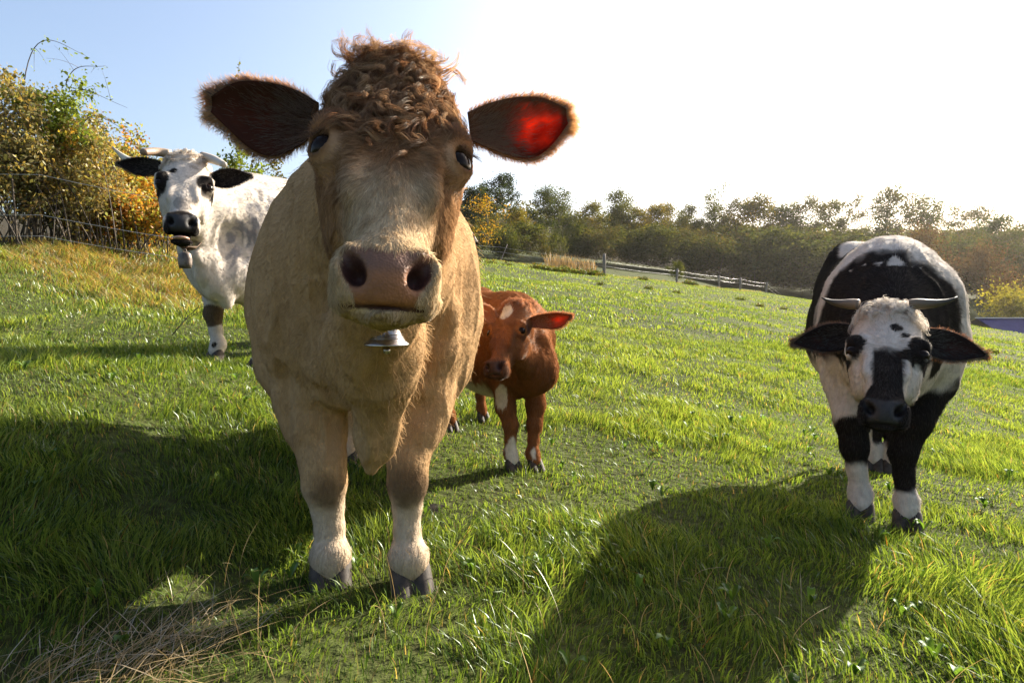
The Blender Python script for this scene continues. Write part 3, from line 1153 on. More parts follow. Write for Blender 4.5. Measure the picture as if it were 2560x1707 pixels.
def nostril_mask(H, p, muz=1.0):
    q = H.mloc(p)
    x = np.abs(q[:, 0]) / muz
    u = q[:, 1]
    xs_, us_ = x - .0445, u - .010
    ca, sa = math.cos(R(26)), math.sin(R(26))
    a, b = us_ * ca + xs_ * sa, xs_ * ca - us_ * sa
    d = np.sqrt((b / .0185) ** 2 + (a / .026) ** 2)
    return sstep(1.05, .7, d) * sstep(.002, .012, q[:, 2]) * sstep(.08, .06, q[:, 2])


def mouth_mask(H, p, mouth=0.0):
    q = H.mloc(p)
    if mouth:
        return sstep(.019, .014, np.abs(q[:, 1] + .056)) * sstep(.056, .050, np.abs(q[:, 0])) * sstep(.07, .055, q[:, 2])
    return sstep(.0045, .0015, np.abs(q[:, 1] + .0375)) * sstep(.066, .058, np.abs(q[:, 0])) * sstep(.065, .05, q[:, 2])


def axes_for(lo, hi, step_fn):
    out = [lo]
    while out[-1] < hi:
        out.append(out[-1] + step_fn(out[-1]))
    return np.array(out)


def finish_body(root, sd, xs, ys, zs, colf, H, muz=1.0, mouth=0.0, pad=(0.25, 0.105, 0.045), padtop=(0.17, 0.085, 0.055), inside=(0.06, 0.025, 0.02), folds=0.6):
    P, Q = sd.mesh(xs, ys, zs)
    VN = vert_normals(P, Q)
    if folds:
        off = (1 - sstep(.66, .54, H.loc(P)[:, 2]) * sstep(-.30, -.18, H.loc(P)[:, 1]))
        neckw = sstep(.35, -.05, P[:, 1]) * sstep(.30, .45, P[:, 2])
        r1 = 1 - np.abs(2 * fbm(P * np.array([1.0, .7, .22]), 17, 205, 2) - 1)
        r2 = fbm(P * np.array([1.0, .6, .5]), 7, 207, 2) - .5
        P = P + VN * (off * folds * (.022 * (r1 - .72) * neckw + .016 * r2))[:, None]
        VN = vert_normals(P, Q)
    c = np.ones((len(P), 4))
    c[:, :3] = colf(P)
    pm = pad_mask(H, P, muz)
    q = H.mloc(P)
    pc = lerp(np.asarray(pad)[None], np.asarray(padtop)[None], sstep(0.0, 0.02, q[:, 1])[:, None])
    c[:, :3] = c[:, :3] * (1 - pm[:, None]) + pc * pm[:, None]
    c[:, 3] = pm
    nm = nostril_mask(H, P, muz)
    mm = mouth_mask(H, P, mouth) * (q[:, 2] > 0.004)
    c[:, :3] = mixc(c[:, :3], inside, np.maximum(nm, mm))
    me = mesh_np("body", P, Q, M_SKIN, c)
    o = link("body", me, root)
    return P, Q, VN, o


def near_cow():
    rng = np.random.default_rng(11)
    root, L, Mw, gz = cow_root("tan_cow", (-0.40, 1.72), R(16.7), "large tan cow with a curly forelock and a steel bell, standing nearest")
    sd = Solid()
    Z = np.array([0, 0, 1.0]); Y = np.array([0, 1.0, 0]); X = np.array([1.0, 0, 0])
    sec = [(-0.30, .07, .93, .78), (-0.2, .17, 1.04, .70), (-0.05, .25, 1.16, .60), (.12, .30, 1.24, .51), (.35, .375, 1.27, .46), (.6, .415, 1.26, .45),
           (.85, .39, 1.29, .48), (1.05, .33, 1.345, .56), (1.25, .27, 1.34, .68), (1.38, .15, 1.24, .82)]
    sd.loft((0, 0, 0), X, Z, Y, sec, 0.08, 2.05, 0.38)
    # rump, thighs, hind legs
    for s in (-1, 1):
        sd.ell((s * .20, 1.12, 1.02), (.17, .26, .30), None, 0.10)
        sd.ell((s * .20, 1.05, 1.30), (.08, .12, .07), None, 0.08)
        sd.ell((s * .225, .10, .80), (.10, .17, .25), None, 0.08)       # shoulder blade
    hl = L(862, 1200, 2.66)
    for s, hx, hy in ((-1, hl[0], hl[1]), (1, hl[0] + .30, hl[1] + .16)):
        g = gz(hx, hy)
        sd.chain([(s * .20, 1.12, .80), (hx * .5 + s * .09, hy + .20, .60), (hx, hy + .13, .44), (hx, hy + .05, .24), (hx, hy + .02, .11), (hx, hy - .01, .055 + g)],
                 [.16, .10, .055, .040, .047, .048], 0.04)
        put_hoof(root, (hx, hy - .03, g - 0.005), 0.95)
    # front legs
    Lp = [(826, 1412, 1.70, .047), (825, 1388, 1.71, .049), (824, 1318, 1.715, .0375), (819, 1265, 1.715, .042), (812, 1208, 1.705, .0585), (807, 1150, 1.71, .062),
          (795, 1075, 1.74, .076), (770, 985, 1.79, .098), (748, 905, 1.86, .13), (745, 800, 1.86, .15)]
    Rp = [(1027, 1412, 1.685, .046), (1023, 1388, 1.69, .049), (1018, 1318, 1.70, .035), (1018, 1265, 1.70, .039), (1017, 1208, 1.69, .052), (1019, 1150, 1.70, .056),
          (1033, 1075, 1.73, .070), (1057, 985, 1.79, .090), (1076, 905, 1.86, .12), (1082, 800, 1.86, .15)]
    for leg in (Lp, Rp):
        sd.chain([L(*q[:3]) for q in leg], [q[3] for q in leg], 0.022)
        k = leg[4]
        sd.ell(L(k[0], k[1] - 6, k[2] - .02), (.045, .04, .062), None, 0.03)   # knee cap
        sd.ell(L(leg[1][0], leg[1][1], leg[1][2] - .01), (.050, .045, .035), None, 0.02)
        sd.ell(L(leg[7][0], leg[7][1], leg[7][2] - .04), (.08, .08, .14), None, 0.05)
        f = L(leg[0][0], 1440, leg[0][2] + 0.0)
        g = gz(f[0], f[1] - .02)
        sd.cone(L(*leg[0][:3]), (f[0], f[1] - .005, g + .07), .046, .047, 0.02)
        put_hoof(root, (f[0], f[1] - .02, g - 0.022), 1.02, R(4) if leg is Rp else R(-3))
    # head
    H = Head(L(967, 696, .77), L(982, 387, 1.0), hint=L(1157, 396, 1.035) - L(808, 377, .965))
    # neck and throat
    sd.cone((0, .05, .93), H.P(0, -.19, .36), .25, .095, 0.10, (X, 0.95))
    sd.cone((0, .12, 1.06), H.P(0, -.14, .45), .17, .07, 0.10)
    sd.cone(H.P(0, -.17, .25), L(930, 880, 1.36), .060, .115, 0.08)
    add_head(sd, H, muz=.97)
    # brisket and dewlap
    sd.ell(L(905, 870, 1.66), (.165, .18, .17), None, 0.09)
    dl = [(950, 850, 1.32, .072), (952, 940, 1.36, .054), (948, 1020, 1.41, .048), (940, 1095, 1.45, .040), (928, 1168, 1.47, .020)]
    sd.chain([L(*q[:3]) for q in dl], [q[3] for q in dl], 0.045)
    # folds of skin on the neck and in front of the shoulder, forearm muscles
    for q, r in (([(1120, 770, 1.66), (1098, 880, 1.68), (1060, 970, 1.68)], .030), ([(775, 800, 1.68), (758, 900, 1.70), (775, 985, 1.70)], .032),
                 ([(990, 850, 1.34), (990, 960, 1.38), (978, 1060, 1.43), (955, 1130, 1.47)], .018), ([(1035, 820, 1.45), (1040, 900, 1.52)], .022), ([(860, 850, 1.42), (850, 950, 1.50)], .022)):
        sd.chain([L(*z) for z in q], [r] * len(q), 0.03)
    for q in ([(806, 930, 1.62, .008), (824, 990, 1.585, .026), (852, 1065, 1.60, .036)], [(1052, 905, 1.62, .010), (1030, 985, 1.585, .028), (1004, 1060, 1.60, .034)]):
        for a, b in zip(q[:-1], q[1:]):
            sd.cone(L(*a[:3]), L(*b[:3]), a[3], b[3], 0.035, sub=True)
    for u, v, d in ((738, 880, 1.74), (1098, 870, 1.74)):                     # point of the shoulder
        sd.ell(L(u, v, d), (.060, .060, .085), None, 0.05)
    tan, red, cream, white, brown = (np.array(c) for c in ((.39, .24, .118), (.19, .082, .033), (.45, .31, .165), (.48, .37, .26), (.085, .05, .027)))
    kn = [L(q[0] + 4, q[1] + 12, q[2] - .03) for q in (Lp[4], Rp[4])]

    def colf(p):
        n1, n2 = fbm(p, 9, 3), fbm(p, 30, 8)
        c = np.tile(tan, (len(p), 1)) * (0.86 + 0.28 * n1)[:, None]
        c = mixc(c, cream, 0.35 * sstep(.75, .5, p[:, 2]) * n1)
        c = mixc(c, white, sstep(.30, .20, p[:, 2] + .06 * (n1 - .5)))
        for k in kn:
            d = np.sqrt(((p - k) ** 2 / np.array([.06, .08, .075]) ** 2).sum(1))
            c = mixc(c, brown, 0.8 * sstep(1.2, .5, d + 1.3 * (n1 - .5) + .5 * (n2 - .5)))
        h = H.loc(p)
        hw = sstep(.66, .52, h[:, 2]) * sstep(-.26, -.12, h[:, 1]) * sstep(.20, .16, np.abs(h[:, 0]))
        face = np.tile(lerp(tan, red, .60), (len(p), 1))
        face = mixc(face, red, 1.0 * sstep(.24, .36, h[:, 2] + .08 * (n2 - .5)))
        face = mixc(face, (.46, .33, .20), sstep(.26, .17, h[:, 2] + .05 * (n1 - .5)) * sstep(.085, .050, np.abs(h[:, 0])))
        face = mixc(face, (.46, .33, .19), sstep(.12, .04, h[:, 2]))
        eye = np.sqrt(((np.abs(h[:, 0]) - .116) / .026) ** 2 + ((h[:, 1] + .016) / .030) ** 2 + ((h[:, 2] - EYE_S) / .03) ** 2)
        face = mixc(face, (.10, .055, .035), sstep(1.0, .6, eye))
        face = mixc(face, (.46, .29, .18), 0.7 * sstep(1.8, 1.2, eye) * sstep(.8, 1.2, eye) * sstep(.315, .27, h[:, 2]))
        c = c * (1 - hw[:, None]) + face * hw[:, None]
        return c
    xs = axes_for(-.52, .56, lambda x: .0066)
    ys = axes_for(-1.12, 1.50, lambda y: .0045 if y < -.55 else (.0065 if y < .15 else .013))
    zs = axes_for(-.02, 1.52, lambda z: .0064)
    P, Q, VN, body = finish_body(root, sd, xs, ys, zs, colf, H, .97, folds=1.0)
    # eyes, lids' lashes
    for s in (-1, 1):
        link("eye", ball_mesh("eye", H.P(s * .104, -.0285, EYE_S), .0250 * H.S, M_EYE), root)
    # coat
    allp, allr, allc, alln = [], [], [], []

    def bare(p):
        return 1 - np.clip(np.maximum(pad_mask(H, p, .97), np.maximum(np.maximum(nostril_mask(H, p, .97), eye_mask(H, p)), mouth_mask(H, p))), 0, 1)

    def add(pts, rad, p, k=1.0, var=.25, nn=None):
        c = colf(p) * (1 - var + 2 * var * rng.random((len(p), 1))) * k
        allp.append(pts); allr.append(rad); alln.append(nn); allc.append(np.clip(c, 0, .95))
    inhead = lambda p: sstep(.60, .50, H.loc(p)[:, 2]) * sstep(-.26, -.16, H.loc(p)[:, 1])
    p, n = sample(P, Q, VN, 120000, rng, lambda q: (1 - inhead(q)) * np.where(q[:, 1] > .8, .35, 1.0))
    z = p[:, 2]
    ln = 0.006 + .002 * sstep(.9, .4, z) + .005 * sstep(.25, .1, z)
    pts, rad, nn = strands(p, n, body_flow(p, H, .55), ln, np.full(len(p), .08), rng, r0=.00045, clump=.07, clump_scale=45)
    add(pts, rad, p, nn=nn)
    p, n = sample(P, Q, VN, 60000, rng, lambda q: inhead(q) * bare(q))
    h = H.loc(p)
    ln = .007 + .010 * sstep(.10, .30, h[:, 2]) + .002 * sstep(.06, .0, h[:, 2])
    ln = ln * (1 - .6 * sstep(.07, .035, np.hypot(np.abs(h[:, 0]) - .118, h[:, 2] - EYE_S)))
    pts, rad, nn = strands(p, n, body_flow(p, H, .3), ln, .13 + .12 * sstep(.2, .35, h[:, 2]), rng, k=5, r0=.00048, clump=.5, wave=.10, clump_scale=70)
    add(pts, rad, p, 1.05, .3, nn)
    # long guard hairs on throat and chest edge, whiskers
    p, n = sample(P, Q, VN, 5000, rng, lambda q: (1 - inhead(q)) * sstep(.1, -.2, q[:, 1]) * sstep(.35, .5, q[:, 2]))
    pts, rad, nn = strands(p, n, body_flow(p, H, .3) + np.array([0, 0, -.4]), np.full(len(p), .026), np.full(len(p), .45), rng, k=5, r0=.0005, clump=.4, wave=.12)
    add(pts, rad, p, 1.15, nn=nn)
    link("coat", curves_data("coat", np.concatenate([q[:, :4] if q.shape[1] == 4 else q[:, [0, 1, 3, 4]] for q in allp]),
                             np.concatenate([q if q.shape[1] == 4 else q[:, [0, 1, 3, 4]] for q in allr]), np.concatenate(allc), M_FUR, np.concatenate(alln)), root)
    # curly forelock
    cp, cr, cc, cn = [], [], [], []

    def fore(q):
        h = H.loc(q)
        return sstep(.36, .43, h[:, 2] - .35 * np.maximum(np.abs(h[:, 0]) - .06, 0)) * sstep(-.19, -.09, h[:, 1]) * sstep(.62, .58, h[:, 2]) + .45 * sstep(.25, .34, h[:, 2]) * sstep(.075, .05, np.abs(h[:, 0])) * sstep(-.05, -.01, h[:, 1])
    p, n = sample(P, Q, VN, 2300, rng, fore)
    h = H.loc(p)
    wn_ = np.stack([vnoise(p, 28, q) - .5 for q in (301, 302, 303)], 1) * 3.0
    fl = nrm(-H.t * .8 + h[:, :1] * 5 * H.x + wn_ + rng.normal(size=p.shape) * .25)
    pts, rad, nn = curls(p, n, fl, rng, per=16, length=.058, amp=.0075, k=9, r0=.0005, spread=.0065, turns=.85, lift=.22)
    cp.append(pts); cr.append(rad); cn.append(nn)
    base = np.repeat(lerp(red, (.34, .20, .10), rng.random((len(p), 1)) ** 1.3), 16, axis=0)
    cc.append(base * (.75 + .5 * rng.random((len(base), 1))))
    # tuft on the poll: rises, then falls over the forehead
    tp = np.array([H.P(x, nn_, s) for x, nn_, s in zip(rng.normal(0, .034, 300), -.06 + .05 * rng.random(300), .545 + .012 * rng.random(300))])
    tn = nrm(H.t * 1.0 + H.n * .25 + rng.normal(size=(300, 3)) * .22)
    fl = nrm(H.n * 1.0 - H.t * .2 + (tp - H.P(0, -.03, .55)) @ H.x[:, None] * 9 * H.x + rng.normal(size=tp.shape) * .3)
    pts, rad, nn = curls(tp, tn, fl, rng, per=13, length=.060, amp=.009, k=9, r0=.0005, spread=.008, turns=.9, lift=.5)
    cp.append(pts); cr.append(rad); cn.append(nn)
    base = np.repeat(lerp((.27, .13, .055), (.46, .28, .13), rng.random((300, 1)) ** 1.5), 13, axis=0)
    cc.append(base * (.75 + .5 * rng.random((len(base), 1))))
    # a few wild hairs standing up
    tp2 = np.array([H.P(x, -.05, .56) for x in rng.normal(0, .03, 26)])
    pts, rad, nn = curls(tp2, nrm(np.tile(H.U, (26, 1))), rng.normal(size=(26, 3)), rng, per=1, length=.075, amp=.005, k=9, r0=.00016, spread=.01, turns=.4, lift=.85)
    cp.append(pts); cr.append(rad); cn.append(nn); cc.append(np.tile((.6, .45, .28), (26, 1)))
    link("forelock", curves_data("forelock", np.concatenate(cp), np.concatenate(cr), np.concatenate(cc), M_FUR, np.concatenate(cn)), root)
    # eyelashes
    lp, lr = [], []
    for s in (-1, 1):
        a = rng.uniform(-1, 1, 60)
        o = nrm(s * H.x * .62 + H.n * .78)
        side = nrm(np.cross(H.t, o))
        st = H.P(s * .106, -.026, EYE_S) + (o[None] * .021 + H.t[None] * .018 + side[None] * (.017 * a)[:, None]) * H.S
        d = nrm(o[None] * 1.0 - H.t * .5 + side * (.5 * a)[:, None] + rng.normal(size=(60, 3)) * .28)
        s4 = np.linspace(0, 1, 4)
        lp.append(st[:, None] + d[:, None] * (.020 * s4)[None, :, None] - H.t * (.012 * s4 ** 2)[None, :, None])
        lr.append(np.tile(np.linspace(.00028, .00006, 4), (60, 1)))
    link("eyelashes", curves_data("eyelashes", np.concatenate(lp), np.concatenate(lr), np.tile((.16, .09, .05), (120, 1)), M_FUR, np.tile(H.U, (120, 1))), root)
    # ears
    dv = -nrm(H.t)
    for base, tip, upp, lop, cup, dn, lean in (
            (L(795, 300, 1.055), L(527, 262, 1.01), [.030, .046, .052, .052, .046, .014], [.022, .055, .076, .070, .042, .012], .035, nrm(L(700, 420, 1.0) - L(720, 250, 1.0)), -1),
            (L(1172, 318, 1.05), L(1418, 290, 1.05), [.028, .040, .046, .046, .040, .014], [.024, .046, .064, .074, .054, .014], .032, nrm(L(1270, 430, 1.0) - L(1290, 250, 1.02)), 1)):
        axs = nrm(tip - base)
        dn = nrm(dn - axs * np.dot(dn, axs))
        bk = np.cross(axs, dn) if lean > 0 else np.cross(dn, axs)
        if bk[1] < 0:
            bk = -bk
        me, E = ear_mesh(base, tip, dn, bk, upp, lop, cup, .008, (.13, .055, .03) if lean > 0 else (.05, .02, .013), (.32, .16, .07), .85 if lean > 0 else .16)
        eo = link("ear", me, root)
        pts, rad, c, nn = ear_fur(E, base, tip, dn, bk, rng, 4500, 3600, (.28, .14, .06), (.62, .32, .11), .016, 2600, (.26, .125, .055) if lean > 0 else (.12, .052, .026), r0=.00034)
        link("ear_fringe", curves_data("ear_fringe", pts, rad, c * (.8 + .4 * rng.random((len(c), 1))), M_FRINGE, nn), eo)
    # tail
    b = Bag().tube([(0, 1.37, 1.24), (0, 1.42, 1.1), (0, 1.42, .8), (.02, 1.40, .5)], [.035, .028, .02, .03], 8, tan)
    link("tail", b.mesh("tail", M_SKIN), root)
    return root, L, H, Mw


def bell_thing(name, label, c, s, yaw, kind, neck_pts=None):
    """cow bell with clapper and strap. c: top centre of the bell in world space"""
    o = link(name, None, loc=c, rot=(0, 0, yaw), label=label, cat="bell", group="bells on the cows")
    if kind == "cast":
        prof = [(.0, .0), (.020, .0), (.028, -.004), (.030, -.012), (.031, -.035), (.034, -.048), (.041, -.060), (.049, -.067), (.050, -.070),
                (.047, -.070), (.038, -.059), (.030, -.046), (.027, -.02), (.0, -.012)]
        V, Q = lathe(np.array(prof) * s, 36)
        link("shell", mesh_np("shell", V, Q, M_STEEL), o)
        for k, z in enumerate((-.046, -.051, -.0545)):
            r = np.interp(z, [-.060, -.048], [.041, .034]) + .0006
            a = np.linspace(0, 2 * np.pi, 40)
            V, Q, T = tube(np.stack([r * np.cos(a), r * np.sin(a), np.full(40, z)], 1) * s, .0009 * s, 5, False)
            link("ring", mesh_np("ring", V, Q, M_STEEL), o)
        th = np.linspace(0, np.pi, 12)
        V, Q = lathe(np.stack([.0085 * np.sin(th), -.0085 * np.cos(th) - .082], 1) * s, 20)
        cl = link("clapper", mesh_np("clapper", V, Q, M_STEEL), o)
        V, Q, T = tube(np.array([(0, 0, -.014), (0, 0, -.05), (0, 0, -.076)]) * s, .002 * s, 6)
        link("clapper_rod", mesh_np("clapper_rod", V, [Q, T], M_IRON), cl)
    else:
        prof = [(.0, .0), (.022, -.002), (.036, -.014), (.042, -.040), (.041, -.070), (.036, -.092), (.033, -.092), (.037, -.068), (.036, -.03), (.0, -.015)]
        V, Q = lathe(np.array(prof) * s, 32)
        V[:, 1] *= .72
        link("shell", mesh_np("shell", V, Q, M_IRON), o)
        V, Q, T = tube(np.array([(0, 0, -.03), (0, .002, -.085)]) * s, .005 * s, 8)
        link("clapper", mesh_np("clapper", V, [Q, T], M_IRON), o)
    a = np.linspace(0, np.pi, 9)
    V, Q, T = tube(np.stack([.013 * np.cos(a), 0 * a, .016 * np.sin(a) - .002], 1) * s, .003 * s, 7)
    link("loop", mesh_np("loop", V, [Q, T], M_IRON), o)
    if neck_pts is not None:
        q = np.asarray(neck_pts, float) - np.asarray(c)
        cz, sz = math.cos(-yaw), math.sin(-yaw)
        q = np.stack([q[:, 0] * cz - q[:, 1] * sz, q[:, 0] * sz + q[:, 1] * cz, q[:, 2]], 1)
        tan = nrm(np.roll(q, -1, 0) - np.roll(q, 1, 0))
        cen = q.mean(0)
        wid = nrm(np.cross(tan, q - cen)) * .014
        out = nrm(q - cen) * .004
        m = len(q)
        V = np.concatenate([q - wid + out, q + wid + out, q + wid - out, q - wid - out])
        i = np.arange(m)
        j = (i + 1) % m
        Q = np.concatenate([np.stack([a * m + i, a * m + j, ((a + 1) % 4) * m + j, ((a + 1) % 4) * m + i], 1) for a in range(4)])
        link("strap", mesh_np("strap", V, Q, M_STRAP, smooth=False), o)
    return o


# ---------------------------------------------------------------- other cattle share one way of building
def other_cow(name, label, xy, yaw, size, head, legs, colf_make, steps, fur, horns=(), ears=(), sec=None, mouth=0.0, muz=1.0, pad=(.03, .028, .028), padtop=(.03, .028, .028),
              neck=None, extra=None, seed=1, forelock=None, wide=1.0, zleg=.55, bounds=None):
    rng = np.random.default_rng(seed)
    root, L, Mw, gz = cow_root(name, xy, yaw, label)
    sd = Solid()
    Z = np.array([0, 0, 1.0]); Y = np.array([0, 1.0, 0]); X = np.array([1.0, 0, 0])
    k = size
    wsc = sec or 1.0
    sec = np.array([(-0.30, .07, .95, .74), (-0.2, .17, 1.06, .62), (-0.05, .25, 1.18, .52), (.12, .30, 1.26, .47), (.35, .36, 1.28, .45), (.6, .40, 1.27, .45),
                           (.85, .385, 1.29, .48), (1.05, .33, 1.34, .56), (1.25, .27, 1.33, .68), (1.38, .15, 1.22, .82)])
    sec[:, 1] *= wsc
    sd.loft((0, 0, 0), X, Z, Y, sec * k, 0.08 * k, 2.0, 0.40)
    for s in (-1, 1):
        sd.ell(np.array((s * .17, 1.10, .98)) * k, np.array((.155, .25, .30)) * k, None, 0.10 * k)
        sd.ell(np.array((s * .15, 1.03, 1.25)) * k, np.array((.08, .12, .07)) * k, None, 0.08 * k)
        sd.ell(np.array((s * .205 * wsc, .08, .82)) * k, np.array((.10 * wsc, .17, .26)) * k, None, 0.08 * k)
    sd.ell(np.array((0, -.14, .72)) * k, np.array((.15 * wsc, .17, .18)) * k, None, 0.10 * k)
    for kind, hx, hy, kx, ky in legs(L):
        g = gz(hx, hy)
        s = 1 if hx > 0 else -1
        if kind == 'f':
            pts = [(s * .19 * wsc * k, .06 * k, .80 * k), (s * .18 * wsc * k, .06 * k, .62 * k), (kx + (s * .16 * k - kx) * .35, ky + .02, .44 * k), (kx, ky, .31 * k + g), (hx * .4 + kx * .6, hy * .4 + ky * .6 + .01, .21 * k + g), (hx, hy + .02, .105 * k + g), (hx, hy, .065 * k + g)]
            rad = [.14 * wsc, .105 * wsc, .070, .053, .036, .045, .044]
        else:
            pts = [(s * .19 * k, 1.08 * k, .80 * k), ((s * .19 * k + hx) / 2, hy + .16 * k, .58 * k), (hx, hy + .13 * k, .43 * k + g), (hx, hy + .05 * k, .22 * k + g), (hx, hy + .02, .11 * k + g), (hx, hy, .06 * k + g)]
            rad = [.16, .10, .052, .038, .045, .045]
        sd.chain(pts, [q * k for q in rad], 0.03 * k)
        put_hoof(root, (hx, hy - .02 * k, g - .004), k * .98)
    muzzle, eyes, hint, unit = head(L)
    H = Head(muzzle, eyes, hint=hint, unit=unit)
    for a, b, ra, rb in (neck(H) if neck else [((0, .05 * k, .95 * k), H.P(0, -.19, .36), .24 * k, .095 * H.S), ((0, .12 * k, 1.06 * k), H.P(0, -.14, .45), .16 * k, .07 * H.S),
                                               (H.P(0, -.17, .25), (0, -.22 * k, .72 * k), .06 * H.S, .12 * k)]):
        sd.cone(a, b, ra, rb, 0.09 * k)
    add_head(sd, H, mouth, muz=muz, wide=wide)
    if extra:
        extra(sd, H, L)
    colf = colf_make(H, L)
    lo, hi = bounds if bounds else ((-.50, -1.0, -.02), (.50, 1.5, 1.5))
    P, Q, VN, body = finish_body(root, sd, axes_for(lo[0], hi[0], lambda q: steps), axes_for(lo[1], hi[1], lambda q: steps if q < .2 else steps * 1.6), axes_for(lo[2], hi[2], lambda q: steps),
                                 colf, H, muz, mouth, pad, padtop, (.008, .006, .006) if pad[0] < .05 else (.03, .012, .01))
    for s in (-1, 1):
        link("eye", ball_mesh("eye", H.P(s * .104 * wide, -.0285, EYE_S), .0250 * H.S, M_EYE), root)
    if mouth > 0:
        V, Q2 = lathe(np.stack([np.sin(np.linspace(0, np.pi, 12)), -np.cos(np.linspace(0, np.pi, 12))], 1), 20)
        am = np.stack([H.x, H.U, H.F])
        link("tongue", mesh_np("tongue", (V * np.array([.036, .012, .036]) * H.S) @ am + H.M(0, -.067, .040), Q2, M_TONGUE), root)
    nb, ln, r0 = fur
    bare = lambda p: 1 - np.clip(np.maximum(pad_mask(H, p, muz), np.maximum(np.maximum(nostril_mask(H, p, muz), eye_mask(H, p, wide)), mouth_mask(H, p, mouth))), 0, 1)
    inhead = lambda p: sstep(.60, .50, H.loc(p)[:, 2]) * sstep(-.26, -.16, H.loc(p)[:, 1])
    p, n = sample(P, Q, VN, nb, rng, lambda q: bare(q) * (1 + 1.5 * inhead(q)))
    hd = inhead(p)
    pts, rad, nn = strands(p, n, body_flow(p, H, zleg), ln * (1 - .25 * hd), np.full(len(p), .16), rng, r0=r0, clump=.30, clump_scale=40)
    c = np.clip(colf(p) * (.8 + .4 * rng.random((nb, 1))), 0, .92)
    link("coat", curves_data("coat", pts, rad, c, M_FUR, nn), root)
    if forelock:
        m, length, c0, c1, smin_ = forelock
        p, n = sample(P, Q, VN, m, rng, lambda q: sstep(smin_, smin_ + .05, H.loc(q)[:, 2]) * sstep(-.14, -.06, H.loc(q)[:, 1]) * sstep(.60, .56, H.loc(q)[:, 2]) * sstep(.13, .10, np.abs(H.loc(q)[:, 0])))
        h = H.loc(p)
        up = sstep(.47, .52, h[:, 2])[:, None]
        fl = nrm((-H.t * (1 - up) + (H.t * .9 + H.n * .3) * up) + h[:, :1] * 6 * H.x + rng.normal(size=p.shape) * .4)
        pts, rad, nn = curls(p, n, fl, rng, per=9, length=length, amp=length * .11, k=8, r0=r0 * 1.0, spread=.010, turns=.9, lift=.5)
        base = np.repeat(lerp(c0, c1, rng.random((m, 1))), 9, axis=0)
        link("forelock", curves_data("forelock", pts, rad, np.clip(base * (.8 + .4 * rng.random((len(base), 1))), 0, .92), M_FUR, nn), root)
    for hp, hr, c0, c1 in horns:
        link("horn", horn_mesh([L(*q) for q in hp], hr, c0, c1), root)
    for base, tip, dn, upp, lop, cup, skin, coat, rim, glow, flen in ears:
        base, tip = L(*base), L(*tip)
        axs = nrm(tip - base)
        dn = L(*dn[0]) - L(*dn[1])
        dn = nrm(dn - axs * np.dot(dn, axs))
        bk = np.cross(axs, dn)
        w = np.array(Mw[:3, :3]) @ bk
        if w[1] < 0:
            bk = -bk
        me, E = ear_mesh(base, tip, dn, bk, upp, lop, cup, .007, skin, coat, glow)
        eo = link("ear", me, root)
        pts, rad, c, nn = ear_fur(E, base, tip, dn, bk, rng, 1600, 1100, coat, rim, flen * .75, 1100, lerp(skin, coat, .5), r0=r0 * .9)
        link("ear_fringe", curves_data("ear_fringe", pts, rad, c * (.8 + .4 * rng.random((len(c), 1))), M_FRINGE, nn), eo)
    b = Bag().tube(np.array([(0, 1.37, 1.22), (0, 1.42, 1.1), (0, 1.42, .8), (.02, 1.40, .5)]) * k, np.array([.035, .028, .02, .03]) * k, 8, colf(np.array([[0, 1.3, 1.2]]) * k)[0])
    link("tail", b.mesh("tail", M_SKIN), root)
    return root, L, H, Mw

# ---------------------------------------------------------------- the herd
WHITE, BLACK = np.array((.56, .49, .42)), np.array((.014, .011, .010))


def blob(h, c, r, nz, amp=.5):
    """1 inside an uneven patch; h local coordinates"""
    d = np.sqrt((((h - np.asarray(c)) / np.asarray(r)) ** 2).sum(1))
    return sstep(1.08, .92, d + amp * (nz - .5))


if "near" not in SKIP:
    NEAR, NL, NH, NM = near_cow()
    c = at(966, 784, 1.17)
    loop = [at(u, v, d) for u, v, d in ((966, 770, 1.17), (1020, 770, 1.19), (1075, 690, 1.27), (1095, 580, 1.37), (1060, 470, 1.45), (960, 430, 1.48), (860, 470, 1.45), (815, 580, 1.37), (845, 690, 1.27), (905, 770, 1.19))]
    bell_thing("cow_bell", "polished steel bell with a flared rim under the tan cow's chin", c, .88, R(5), "cast", loop)


